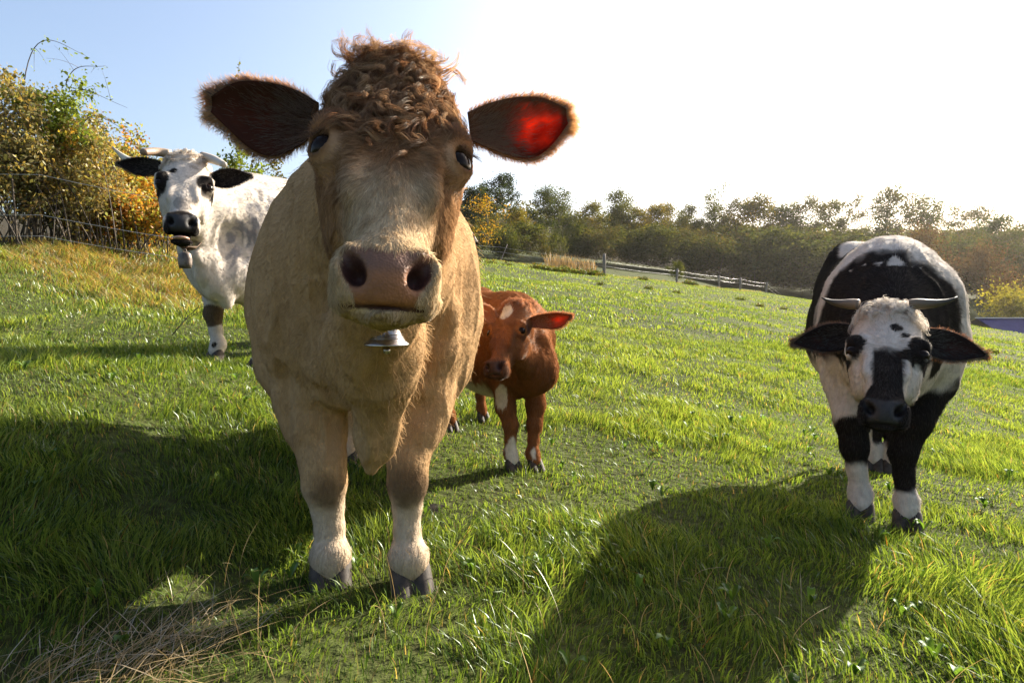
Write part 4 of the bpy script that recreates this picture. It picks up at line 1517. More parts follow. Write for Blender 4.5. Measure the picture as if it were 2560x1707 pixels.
def right_cols(H, L):
    def f(p):
        n1, n2 = fbm(p, 7, 41), fbm(p, 22, 44)
        nz = .6 * n1 + .4 * n2
        y, x, z = p[:, 1] / .85, p[:, 0] / .85, p[:, 2] / .85
        w = np.zeros(len(p))                                       # amount of white
        w = np.maximum(w, sstep(.03, -.02, np.abs(y - .085 - .04 * (1.2 - z) + .35 * (fbm(p, 3.2, 43, 2) - .5)) - .15 + .14 * (nz - .5)) * sstep(.55, .7, z))     # band over the back
        w = np.maximum(w, blob(p, (0, .80 * .85, 1.28 * .85), (.17, .42, .14), nz))
        w = np.maximum(w, sstep(.72, .66, z + .25 * (nz - .5)) * sstep(.40, .46, z))                                           # underside, forearms
        w = np.maximum(w, blob(p + np.array([0, 0, 1.6]) * (p[:, :1] - L(2205, 672, 2.4)[0]) ** 2, L(2205, 668, 2.40), (.10, .30, .022), fbm(p, 30, 48), 1.6))
        w = np.maximum(w, sstep(.27, .23, z + .06 * (n2 - .5)) * (p[:, 0] < 0))
        w = np.maximum(w, sstep(.17, .13, z + .10 * (n2 - .5)) * (p[:, 0] > 0))
        w = np.maximum(w, blob(p, L(2330, 960, 2.15), (.09, .12, .14), nz))
        k1 = blob(p, L(2136, 1095, 2.22), (.09, .12, .085), nz)
        w = w * (1 - k1)
        rl = sstep(.0, .03, p[:, 0]) * sstep(.62, .56, z + .2 * (nz - .5)) * sstep(.16, .20, z + .08 * (n2 - .5)) * (y < .5)
        w = w * (1 - rl)
        w = w * (1 - blob(p, L(2228, 1125, 3.05), (.035, .04, .04), nz, .2))
        h = H.loc(p)
        hw = sstep(.60, .54, h[:, 2]) * sstep(-.17, -.11, h[:, 1]) * sstep(.165, .15, np.abs(h[:, 0]) + .03 * (nz - .5))
        n3 = fbm(p, 40, 47)
        fb = np.zeros(len(p))
        fb = np.maximum(fb, sstep(.30, .26, h[:, 2] + .05 * (n3 - .5)) * sstep(.05, .043, np.abs(h[:, 0] - .006) + .02 * (n3 - .5) - .03 * sstep(.14, .06, h[:, 2])))
        fb = np.maximum(fb, sstep(.105, .085, h[:, 2] + .04 * (n3 - .5)))
        fb = np.maximum(fb, blob(h[:, [0, 2]], (-.100, .312), (.032, .052), n3, .5))
        fb = np.maximum(fb, blob(h[:, [0, 2]], (.098, .308), (.036, .055), n3, .5))
        fb = np.maximum(fb, blob(h[:, [0, 2]], (.062, .262), (.030, .026), n3, .5))
        fb = np.maximum(fb, blob(h[:, [0, 2]], (.026, .395), (.020, .022), n3, .5))
        fb = np.maximum(fb, blob(h[:, [0, 2]], (.052, .362), (.014, .017), n3, .5))
        fb = np.maximum(fb, sstep(.105, .115, h[:, 0]) * sstep(.39, .42, h[:, 2]) * sstep(.50, .47, h[:, 2]))
        fb = np.maximum(fb, sstep(-.10, -.13, h[:, 1]) * sstep(.2, .3, h[:, 2]))
        w = w * (1 - hw) + (1 - fb) * hw
        c = BLACK * (1 - w)[:, None] + WHITE * w[:, None]
        c = mixc(c, (.55, .40, .27), .5 * hw * w * sstep(.36, .48, h[:, 2]))
        return c
    return f


if "right" not in SKIP:
    dnR = ((2050, 920, 2.0), (2050, 800, 2.02))
    dnR2 = ((2370, 960, 1.80), (2390, 820, 1.84))
    RIGHT, RL, RH, RM = other_cow(
        "black_and_white_cow", "black and white horned cow with lowered white forehead, standing at the right", (1.423, 2.262), R(-28), .85,
        lambda L: (L(2211, 1030, 1.66), L(2216, 876, 1.85), (1, 0, 0), None),
        lambda L: [('f', *L(2150, 1283, 2.27)[:2], *L(2138, 1105, 2.28)[:2]), ('f', *L(2267, 1303, 2.20)[:2], *L(2257, 1115, 2.23)[:2]),
                   ('h', *L(2182, 1148, 3.02)[:2], 0, 0), ('h', *L(2232, 1158, 2.98)[:2], 0, 0)],
        right_cols, .0082, (80000, .011, .0006),
        horns=[([(2146, 762, 1.96), (2122, 760, 1.98), (2090, 757, 2.0), (2054, 744, 2.01)], [.018, .017, .011, .002], (.17, .12, .08), (.035, .025, .02)),
               ([(2278, 762, 1.90), (2305, 760, 1.885), (2350, 757, 1.87), (2394, 742, 1.86)], [.018, .017, .011, .002], (.15, .11, .07), (.02, .015, .012))],
        ears=[((2138, 835, 1.98), (1986, 858, 2.02), dnR, [.030, .044, .048, .040, .026, .004], [.028, .046, .048, .040, .024, .004], .025, (.02, .015, .014), tuple(BLACK), (.16, .06, .02), .08, .018),
              ((2296, 845, 1.89), (2464, 888, 1.83), dnR2, [.030, .046, .050, .044, .030, .004], [.026, .042, .048, .042, .024, .004], .025, (.02, .015, .014), tuple(BLACK), (.20, .075, .025), .08, .018)],
        forelock=(420, .045, (.70, .60, .48), (.78, .70, .62), .46), seed=21, muz=.98, sec=.90, bounds=((-.45, -.95, -.02), (.45, 1.30, 1.25)))


def left_cols(H, L):
    fl = L(640, 590, 3.9)

    def f(p):
        n1, n2, n3 = fbm(p, 6, 51), fbm(p, 26, 54), fbm(p * np.array([3.0, 1.0, .6]), 30, 57)
        c = np.tile(WHITE, (len(p), 1)) * (.92 + .1 * n1)[:, None]
        d = np.sqrt((((p - fl) / np.array([.30, .45, .34])) ** 2).sum(1))
        c = mixc(c, (.17, .17, .19), .85 * sstep(1.25, .5, d + .3 * (n1 - .5)) * sstep(.40, .66, n3))
        c = mixc(c, (.22, .22, .24), .6 * sstep(.52, .75, n3) * sstep(.5, .62, n1) * sstep(.1, .5, p[:, 1]))
        k = L(524, 790, 3.95)
        c = mixc(c, (.11, .075, .05), blob(p, k, (.085, .12, .075), n1, .5))
        for q, r in (((527, 862, 3.92), .020), ((546, 868, 3.92), .012), ((640, 885, 3.9), .02)):
            c = mixc(c, BLACK, blob(p, L(*q), (r, .06, r), n2, .3))
        h = H.loc(p)
        n4 = fbm(p, 40, 47)
        hw = sstep(.62, .55, h[:, 2]) * sstep(-.20, -.15, h[:, 1])
        fb = sstep(.085, .060, h[:, 2] + .03 * (n4 - .5)) * sstep(.066, .056, np.abs(h[:, 0]) - .03 * sstep(.03, -.02, h[:, 2]))
        fb = np.maximum(fb, blob(h[:, [0, 2]], (-.098, .300), (.030, .060), n4, .5))
        fb = np.maximum(fb, blob(h[:, [0, 2]], (-.052, .366), (.018, .022), n4, .5))
        fb = np.maximum(fb, blob(h[:, [0, 2]], (.090, .305), (.038, .052), n4, .5))
        fb = np.maximum(fb, .35 * blob(h[:, [0, 2]], (.035, .41), (.022, .016), n4, .5))
        fb = np.maximum(fb, .45 * blob(h[:, [0, 2]], (.0, .12), (.04, .05), n4, .9))
        c = mixc(c, BLACK, fb * hw)
        c = mixc(c, (.52, .34, .20), .45 * hw * sstep(.46, .52, h[:, 2]) * (1 - fb))
        return c
    return f


if "left" not in SKIP:
    dnL = ((350, 470, 3.3), (340, 400, 3.32))
    dnL2 = ((585, 480, 3.4), (570, 410, 3.42))
    LEFT, LL, LH, LM = other_cow(
        "white_cow", "white horned cow with black ears and open mouth, wearing a dark bell", (-1.83, 3.97), R(-27), 1.0,
        lambda L: (L(452, 556, 3.06), L(463, 462, 3.30), L(519, 467, 3.36) - L(408, 463, 3.25), None),
        lambda L: [('f', *L(540, 888, 3.98)[:2], *L(533, 800, 4.0)[:2]), ('f', *L(647, 912, 3.90)[:2], *L(640, 820, 3.94)[:2]), ('h', -.16, 1.12, 0, 0), ('h', .17, .98, 0, 0)],
        left_cols, .0092, (55000, .014, .0008),
        horns=[([(425, 386, 3.42), (390, 380, 3.38), (358, 381, 3.28)], [.027, .024, .018], (.36, .27, .19), (.22, .14, .09)),
               ([(505, 392, 3.46), (535, 400, 3.40), (560, 412, 3.24)], [.028, .025, .017], (.34, .27, .20), (.46, .40, .33)),
               ([(330, 404, 3.52), (308, 392, 3.54), (282, 368, 3.56)], [.024, .018, .005], (.55, .50, .40), (.40, .33, .24))],
        ears=[((405, 418, 3.38), (294, 408, 3.30), dnL, [.030, .045, .050, .046, .030, .004], [.028, .052, .064, .056, .032, .004], .03, (.012, .010, .010), (.018, .014, .013), (.03, .022, .02), .0, .015),
              ((522, 447, 3.46), (625, 440, 3.44), dnL2, [.026, .048, .056, .050, .032, .004], [.026, .052, .062, .056, .036, .004], .03, (.012, .010, .010), (.018, .014, .013), (.03, .022, .02), .0, .015)],
        mouth=1.0, forelock=(260, .05, (.62, .47, .32), (.74, .68, .60), .45), seed=22, muz=1.02, bounds=((-.62, -1.40, -.1), (.55, 1.5, 1.5)),
        extra=lambda sd, H, L: (sd.ell(L(565, 690, 3.80), (.19, .20, .17), None, .12), sd.chain([L(515, 650, 3.60), L(545, 715, 3.66), L(568, 760, 3.70)], [.05, .05, .03], .07),
                                sd.chain([L(492, 640, 3.52), L(506, 690, 3.58), L(530, 735, 3.64)], [.025, .025, .02], .05)))
    loop = [at(u, v, d) for u, v, d in ((462, 622, 3.36), (490, 620, 3.46), (520, 590, 3.62), (545, 540, 3.78), (550, 470, 3.90), (520, 440, 3.95), (470, 450, 3.85), (440, 500, 3.70), (436, 560, 3.55), (442, 606, 3.43))]
    bell_thing("iron_cow_bell", "dark rounded iron bell hanging below the white cow's jaw", at(462, 629, 3.34), 1.0, R(-20), "pot", loop)


def calf_cols(H, L):
    red = np.array((.215, .080, .028))

    def f(p):
        n1, n2 = fbm(p, 12, 61), fbm(p, 34, 64)
        nz = .6 * n1 + .4 * n2
        c = np.tile(red, (len(p), 1)) * (.75 + .5 * n1)[:, None]
        z = p[:, 2] / .63
        w = sstep(.62, .54, z + .16 * (nz - .5)) * sstep(.10, .22, p[:, 1]) * sstep(.38, .44, z)
        w = np.maximum(w, blob(p, L(1325, 735, 2.95), (.07, .06, .05), nz))
        w = np.maximum(w, blob(p, L(1252, 995, 2.68), (.026, .05, .065), nz, 1.6))
        w = np.maximum(w, blob(p, L(1286, 1130, 2.68), (.028, .05, .085), nz, 1.6))
        w = np.maximum(w, blob(p, L(1345, 1125, 2.66), (.022, .05, .065), nz, 1.6))
        w = np.maximum(w, blob(p, L(1322, 1015, 2.72), (.010, .03, .04), nz, .7))
        w = np.maximum(w, blob(p, L(1133, 960, 3.2), (.022, .07, .13), nz, .9))
        w = np.maximum(w, blob(p, L(1122, 1045, 3.2), (.022, .05, .02), nz, .7))
        h = H.loc(p)
        fb = blob(h[:, [0, 2]], (-.022, .435), (.038, .068), n2, .6) * sstep(-.06, -.03, h[:, 1])
        w = np.maximum(w * sstep(-.35, -.25, -h[:, 2] * 0 - .2), fb)
        c = mixc(c, (.70, .62, .50), w)
        c = mixc(c, (.10, .045, .025), .75 * sstep(.10, .02, h[:, 2]) * sstep(-.2, -.15, h[:, 1]) * sstep(.12, .1, np.abs(h[:, 0])))
        eye = np.sqrt(((np.abs(h[:, 0]) - .113) / .04) ** 2 + ((h[:, 1] + .049) / .05) ** 2 + ((h[:, 2] - .331) / .035) ** 2)
        c = mixc(c, (.06, .028, .018), .7 * sstep(1.2, .7, eye))
        return c
    return f


if "calf" not in SKIP:
    CALF, CL, CH, CM = other_cow(
        "red_brown_calf", "red-brown calf with white blaze and belly, behind the tan cow's shoulder", (.052, 2.72), R(27), .63,
        lambda L: (L(1232, 920, 2.29), L(1268, 838, 2.43), np.array([.44, -.89, -.08]), .67),
        lambda L: [('f', *L(1281, 1166, 2.70)[:2], *L(1277, 1055, 2.72)[:2]), ('f', *L(1337, 1152, 2.72)[:2], *L(1336, 1060, 2.76)[:2]),
                   ('h', *L(1127, 1066, 3.25)[:2], 0, 0), ('h', .12, .72, 0, 0)],
        calf_cols, .0070, (55000, .017, .0006),
        ears=[((1238, 800, 2.50), (1199, 763, 2.56), ((1235, 830, 2.5), (1240, 770, 2.52)), [.014, .024, .026, .018, .004], [.018, .034, .036, .026, .004], .018, (.30, .12, .06), (.30, .11, .045), (.45, .2, .08), .3, .014),
              ((1325, 806, 2.46), (1424, 790, 2.36), ((1385, 860, 2.38), (1375, 770, 2.40)), [.020, .026, .026, .024, .018, .004], [.018, .026, .034, .042, .040, .006], .024, (.16, .06, .035), (.30, .11, .045), (.42, .16, .06), .5, .014)],
        forelock=(180, .035, (.34, .12, .05), (.45, .20, .09), .47), seed=23, sec=.72, pad=(.06, .03, .025), padtop=(.06, .03, .025), muz=.95, wide=.98, zleg=.4, bounds=((-.34, -.85, -.05), (.34, .95, 1.0)))


def far_cols(H, L):
    def f(p):
        n1 = fbm(p, 4, 71)
        h = H.loc(p)
        w = sstep(.48, .56, n1)
        hw = sstep(.60, .55, h[:, 2]) * sstep(-.25, -.2, h[:, 1])
        face = sstep(.24, .20, h[:, 2]) * sstep(.03, .05, h[:, 2])
        face = np.maximum(face, sstep(-.05, -.02, h[:, 1]) * sstep(.3, .4, h[:, 2]))
        w = w * (1 - hw) + face * hw
        return BLACK * (1 - w)[:, None] + WHITE * w[:, None]
    return f


if "far" not in SKIP:
    FAR, FL, FH, FM = other_cow(
        "distant_cow", "distant cow whose black and white head peeks out beside the tan cow's cheek", (-2.05, 16.0), R(90), .95,
        lambda L: (L(1196, 606, 16.0), L(1181, 589, 16.0), (1, 0, 0), .80),
        lambda L: [('f', -.14, .02, -.14, .02), ('f', .14, -.05, .14, -.05), ('h', -.16, 1.1, 0, 0), ('h', .17, .98, 0, 0)],
        far_cols, .014, (9000, .02, .0025), seed=24, bounds=((-.45, -1.15, -.2), (.45, 1.5, 1.5)))
print("cattle", round(time.time() - T0, 1))

# ---------------------------------------------------------------- pasture grass
def in_view(x, y, mar=1.12):
    return np.abs(x) < (y * 0.8533 * mar + 0.25)


def dryness(x, y):
    """where the sward is rank and straw coloured: the bank on the left, the fence line, the swath by the camera"""
    p = np.stack([x, y, 0 * x], 1)
    nz = fbm(p, .9, 91)
    edge = y + .50 * x + 1.2 * (nz - .5)              # bank behind the white cow
    a = sstep(2.9, 4.2, np.where(x < -1.5, y + .55 * x + 1.4 * (nz - .5), -9)) * sstep(-2.0, -3.6, x) * sstep(5.2, 6.6, y + .6 * (nz - .5))
    b = sstep(1.2, .3, np.abs(y - fence_y(x) + .8) + .8 * (nz - .5)) * .9
    return np.clip(np.maximum(a, b), 0, 1)


def blades(x, y, h, w, lean, dirn, rng, seg=2):
    """curved blades: verts, faces, per-vertex fraction"""
    n = len(x)
    z = ground_h(x, y) - .004
    root = np.stack([x, y, z], 1)
    d = np.stack([np.cos(dirn), np.sin(dirn), 0 * dirn], 1)
    a = rng.random(n) * 6.283
    s = np.stack([np.cos(a), np.sin(a), 0 * a], 1) * (w / 2)[:, None]
    rows = []
    for i in range(seg + 1):
        t = i / seg
        c = root + np.array([0, 0, 1.0]) * (h * t * (1 - .35 * np.minimum(lean, 1.6) * t))[:, None] + d * (h * lean * t * t)[:, None]
        if i == 0:
            c = c - np.array([0, 0, .01])
        if i < seg:
            k = 1.0 if i == 0 else .82
            rows += [c - s * k, c + s * k]
        else:
            rows.append(c)
    V = np.stack(rows, 1)
    m = V.shape[1]
    base = (np.arange(n) * m)[:, None]
    Q = np.concatenate([base + np.array([[2 * i, 2 * i + 1, 2 * i + 3, 2 * i + 2]]) for i in range(seg - 1)]) if seg > 1 else np.zeros((0, 4), int)
    T = base + np.array([[m - 3, m - 2, m - 1]])
    tt = np.concatenate([np.repeat(np.arange(seg) / seg, 2), [1.0]])
    return V.reshape(-1, 3), Q, T, np.tile(tt, n), m


def grass_patch(ymin, ymax, dens, h0, h1, wid, rng, seg=2, mar=1.12, even=False):
    area = (ymax - ymin) * (ymax * .8533 * mar * 2)
    n = int(area * dens)
    y = rng.uniform(ymin, ymax, n)
    x = rng.uniform(-1, 1, n) * (ymax * .8533 * mar + .3)
    m = in_view(x, y, mar) & (y < fence_y(x) + 6)
    x, y = x[m], y[m]
    p = np.stack([x, y, 0 * x], 1)
    cl = fbm(p, 2.6, 101, 3)
    big = fbm(p, .8, 107, 2)
    keep = rng.random(len(x)) < np.clip(.45 + 2.4 * (cl - .40), .34, 1)
    if even:
        keep[:] = True
    x, y, p, cl, big = x[keep], y[keep], p[keep], cl[keep], big[keep]
    n = len(x)
    dr = dryness(x, y)
    hgt = .84 * (h0 + (h1 - h0) * np.clip((cl - .30) * 2.4, 0, 1.25) ** 1.3) * (.45 + .9 * rng.random(n)) * (1 + 1.6 * dr)
    lean = .25 + .75 * rng.random(n) ** 1.5 + .3 * dr
    dirn = vnoise(p, 3.0, 113) * 12.6 + rng.normal(size=n) * .7
    w = wid * (.6 + .8 * rng.random(n))
    V, Q, T, tt, mm = blades(x, y, hgt, w, lean, dirn, rng, seg)
    g1, g2, g3 = np.array((.125, .190, .038)), np.array((.215, .275, .062)), np.array((.040, .080, .017))
    f = np.clip(.5 + 1.6 * (big - .5) + 1.4 * (cl - .5) + .30 * rng.normal(size=n), 0, 1)[:, None]
    c = g1 * (1 - f) + g2 * f
    dk = (rng.random(n) < .25)[:, None]
    c = np.where(dk, g3, c)
    st = (rng.random(n) < (.035 + .60 * dr))[:, None]
    straw = np.array((.34, .25, .11)) * (.5 + .8 * rng.random((n, 1)))
    rust = np.array((.25, .12, .035))
    straw = np.where(rng.random((n, 1)) < .18 * dr[:, None] + .05, rust, straw)
    c = np.where(st, straw, c) * (.8 + .4 * rng.random((n, 1)))
    col = np.repeat(c, mm, axis=0)
    return V, Q, T, col


if "grass" not in SKIP:
    rng = np.random.default_rng(5)
    bag = Bag()
    for spec in ((.85, 2.2, 13000, .035, .115, .0032, 3), (2.2, 4.2, 8500, .032, .095, .0040, 2), (4.2, 8.5, 2800, .035, .090, .0064, 2), (8.5, 18, 620, .04, .09, .0128, 2), (18, 60, 86, .055, .12, .032, 1),
                 (.85, 2.2, 13000, .018, .045, .0042, 1, True), (2.2, 4.2, 8000, .020, .045, .0052, 1, True), (4.2, 8.5, 2300, .025, .050, .0085, 1, True)):
        V, Q, T, col = grass_patch(*spec[:5], spec[5], rng, spec[6], even=spec[7] if len(spec) > 7 else False)
        bag.add(V, Q, T, col)
        print("grass", spec[0], len(T), len(Q))
    link("grass", bag.mesh("grass", M_GRASS, smooth=True), label="green pasture grass covering the whole sloping field", cat="grass", kind="stuff")

    # the broad leaved weeds and the dry stalks that stand out one by one
    bag = Bag()
    # swath of dead hay at the lower left
    n = 420
    t = rng.random(n)
    q0, q1 = at(60, 1660, 1.12), at(520, 1500, 1.42)
    x = q0[0] + (q1[0] - q0[0]) * t + rng.normal(0, .09, n)
    y = q0[1] + (q1[1] - q0[1]) * t + rng.normal(0, .06, n)
    dirn = math.atan2(q1[1] - q0[1], q1[0] - q0[0]) + rng.normal(0, .9, n)
    V, Q, T, tt, mm = blades(x, y, .04 + .07 * rng.random(n), np.full(n, .0024), .8 + 1.6 * rng.random(n), dirn, rng, 5)
    c = np.array((.36, .26, .13)) * (.4 + .9 * rng.random((n, 1)))
    bag.add(V, Q, T, np.repeat(c, mm, 0))
    n = 120
    x, y = rng.uniform(-1.0, .9, n), rng.uniform(1.05, 1.7, n)
    V, Q, T, tt, mm = blades(x, y, .09 + .11 * rng.random(n), np.full(n, .0020), .2 + .7 * rng.random(n), rng.random(n) * 6.28, rng, 6)
    c = np.array((.38, .27, .12)) * (.5 + .8 * rng.random((n, 1)))
    bag.add(V, Q, T, np.repeat(c, mm, 0))
    link("dry_stalks", bag.mesh("dry_stalks", M_DRY), label="pale dead stalks and hay lying in the grass near the camera", cat="hay", kind="stuff")
    print("grass done", round(time.time() - T0, 1))

# ---------------------------------------------------------------- trees and shrubs
_ones = ["", "first", "second", "third", "fourth", "fifth", "sixth", "seventh", "eighth", "ninth", "tenth", "eleventh", "twelfth", "thirteenth", "fourteenth", "fifteenth", "sixteenth", "seventeenth", "eighteenth", "nineteenth"]


def nth(i):
    i += 1
    if i < 20:
        return _ones[i]
    t, o = divmod(i, 10)
    return {2: "twent", 3: "thirt", 4: "fort", 5: "fift"}[t] + ("ieth" if o == 0 else "y-" + _ones[o])


def bez(a, b, c, n):
    t = np.linspace(0, 1, n)[:, None]
    return (1 - t) ** 2 * a + 2 * t * (1 - t) * b + t * t * c


def tree_meshes(seed, pal, base=.25, cw=.28, nlimb=18, nleaf=2600, leaf=.016, sparse=.5, shape=1.0, trunk=.016, conif=False, tuft=.05, stems=1):
    """unit height tree: trunk mesh with limbs, crown mesh of small leaves"""
    rng = np.random.default_rng(seed)
    tb = Bag()
    cl, wt = [], []
    for st in range(stems):
        off = rng.normal(size=2) * (.03 if stems > 1 else 0)
        lean = rng.normal(size=2) * (.03 if stems == 1 else .10)
        hh = .94 * (1 if st == 0 else rng.uniform(.75, .95))
        tz = np.linspace(-.02, hh, 8)
        tx = np.stack([off[0] + lean[0] * tz ** 1.5 + .012 * np.sin(tz * 9 + seed), off[1] + lean[1] * tz ** 1.5 + .012 * np.cos(tz * 7 + seed), tz], 1)
        tb.tube(tx, trunk * (1.05 - tz / hh * .9), 6)
        for i in range(nlimb // stems):
            f = (i + rng.random()) / (nlimb // stems)
            z0 = base + (hh - base) * f
            o = np.array([np.interp(z0, tz, tx[:, 0]), np.interp(z0, tz, tx[:, 1]), z0])
            if conif:
                rr = cw * (1 - f) ** .8 + .02
                rise = -.03 - .05 * rng.random()
            else:
                prof = math.sin(math.pi * min(1, .18 + .80 * f)) ** shape
                rr = cw * prof * rng.uniform(.55, 1.15)
                rise = rr * rng.uniform(.3, 1.0)
            a = rng.random() * 6.283
            e = o + np.array([math.cos(a) * rr, math.sin(a) * rr, rise])
            m = (o + e) / 2 + np.array([0, 0, -.3 * rise if not conif else .02])
            B = bez(o, m, e, 5)
            tb.tube(B, np.linspace(trunk * .38 * (1.1 - f * .7), trunk * .08, 5), 4)
            for k in range(3 if not conif else 5):
                t = rng.uniform(.45, 1.05) if not conif else rng.uniform(.1, 1.0)
                cl.append(o + (e - o) * t + rng.normal(size=3) * .02)
                wt.append(rng.random() ** sparse + .05)
    cl, wt = np.array(cl), np.array(wt)
    ci = rng.choice(len(cl), nleaf, p=wt / wt.sum())
    sg = tuft * (np.array([1, 1, .75]) if not conif else np.array([1, 1, .35]))
    cen = cl[ci] + rng.normal(size=(nleaf, 3)) * sg * (.6 + .8 * rng.random((len(cl), 1)))[ci]
    cen[:, 2] = np.maximum(cen[:, 2], base * .4)
    pal = np.array(pal)
    cc = pal[rng.integers(0, len(pal), len(cl))][ci]
    cc = cc * .6 + .4 * pal[rng.integers(0, len(pal), nleaf)]
    cc = cc * (.6 + .8 * rng.random((nleaf, 1)))
    V, Q, C = leaves(cen, leaf * (.6 + .8 * rng.random(nleaf)), rng, cc, 0, .7)
    return tb.mesh("trunk", M_BARK), mesh_np("crown", V, Q, M_TREE, C, smooth=False)


DARK = [(.036, .058, .020), (.050, .070, .022), (.065, .072, .022)]
OLIVE = [(.07, .088, .022), (.095, .105, .024), (.055, .065, .020)]
YELLOW = [(.14, .13, .020), (.17, .12, .018), (.10, .105, .018)]
BROWN = [(.085, .066, .025), (.068, .060, .022), (.10, .085, .026)]
PINE = [(.020, .036, .016), (.028, .042, .018)]
LIB = {}


def lib(kind):
    if kind not in LIB:
        LIB[kind] = {
            "broad0": lambda: tree_meshes(1, OLIVE, .30, .26, 20, 6240, 0.0090, .8), "broad1": lambda: tree_meshes(2, DARK, .28, .30, 22, 6720, 0.0096, .6),
            "broad2": lambda: tree_meshes(3, OLIVE + YELLOW, .35, .24, 18, 5280, 0.0090, 1.0), "airy0": lambda: tree_meshes(4, DARK + BROWN, .40, .20, 20, 3600, 0.0078, 1.2, tuft=.040),
            "airy1": lambda: tree_meshes(5, BROWN + OLIVE, .45, .18, 18, 3120, 0.0078, 1.2, tuft=.036), "airy2": lambda: tree_meshes(6, OLIVE + DARK, .42, .22, 24, 4560, 0.0078, 1.0, tuft=.045, stems=2),
            "yellow0": lambda: tree_meshes(7, YELLOW, .18, .32, 20, 5760, 0.0108, .6), "bush0": lambda: tree_meshes(8, DARK + OLIVE, .05, .50, 22, 6240, 0.0180, .5, .6, tuft=.10, stems=3),
            "bush1": lambda: tree_meshes(9, BROWN + DARK, .05, .45, 22, 6240, 0.0168, .5, .6, tuft=.10, stems=3), "spruce": lambda: tree_meshes(10, PINE + DARK[:1], .12, .22, 46, 7200, 0.0084, .4, conif=True, tuft=.035),
            "pine": lambda: tree_meshes(11, PINE, .55, .16, 22, 2160, 0.0084, .8, conif=False, tuft=.030), "birch": lambda: tree_meshes(12, [(.30, .20, .025), (.34, .17, .02), (.16, .16, .03)], .22, .34, 26, 1008, 0.0132, .9, tuft=.06, trunk=.011),
            "bare": lambda: tree_meshes(13, [(.14, .11, .07)], .04, .38, 40, 384, 0.0072, .9, tuft=.05, trunk=.008, stems=6), "glow": lambda: tree_meshes(14, [(.22, .20, .03), (.16, .17, .03)], .03, .50, 26, 6240, 0.0204, .4, .5, tuft=.11, stems=4),
            "reddish": lambda: tree_meshes(15, [(.085, .048, .032), (.065, .045, .03), (.09, .06, .03)], .04, .40, 26, 8160, 0.0120, .4, .6, tuft=.09, stems=3),
        }[kind]()
    return LIB[kind]


def plant_tree(kind, u, vtop, d, label, rng, group, width=1.0, name=None, vbase=None, cat="tree"):
    """tree at depth d whose top reaches the photo height vtop"""
    g = at(u, 700, d)
    x, y = g[0], g[1]
    z = float(ground_h(np.array([x]), np.array([y]))[0])
    h = max(at(u, vtop, d)[2] - z, .5)
    tr, cr = lib(kind)
    o = link(name or ("spruce_tree" if kind == "spruce" else "pine_tree" if kind == "pine" else "shrub" if kind[:4] in ("bush", "glow", "bare", "redd") else "tree"), None,
             loc=(x, y, z - .05), rot=(0, 0, rng.random() * 6.28), scale=(h * width, h * width, h), label=label, cat=cat, group=group)
    link("trunk", tr, o, kind="stuff")
    link("crown", cr, o, kind="stuff")
    return o


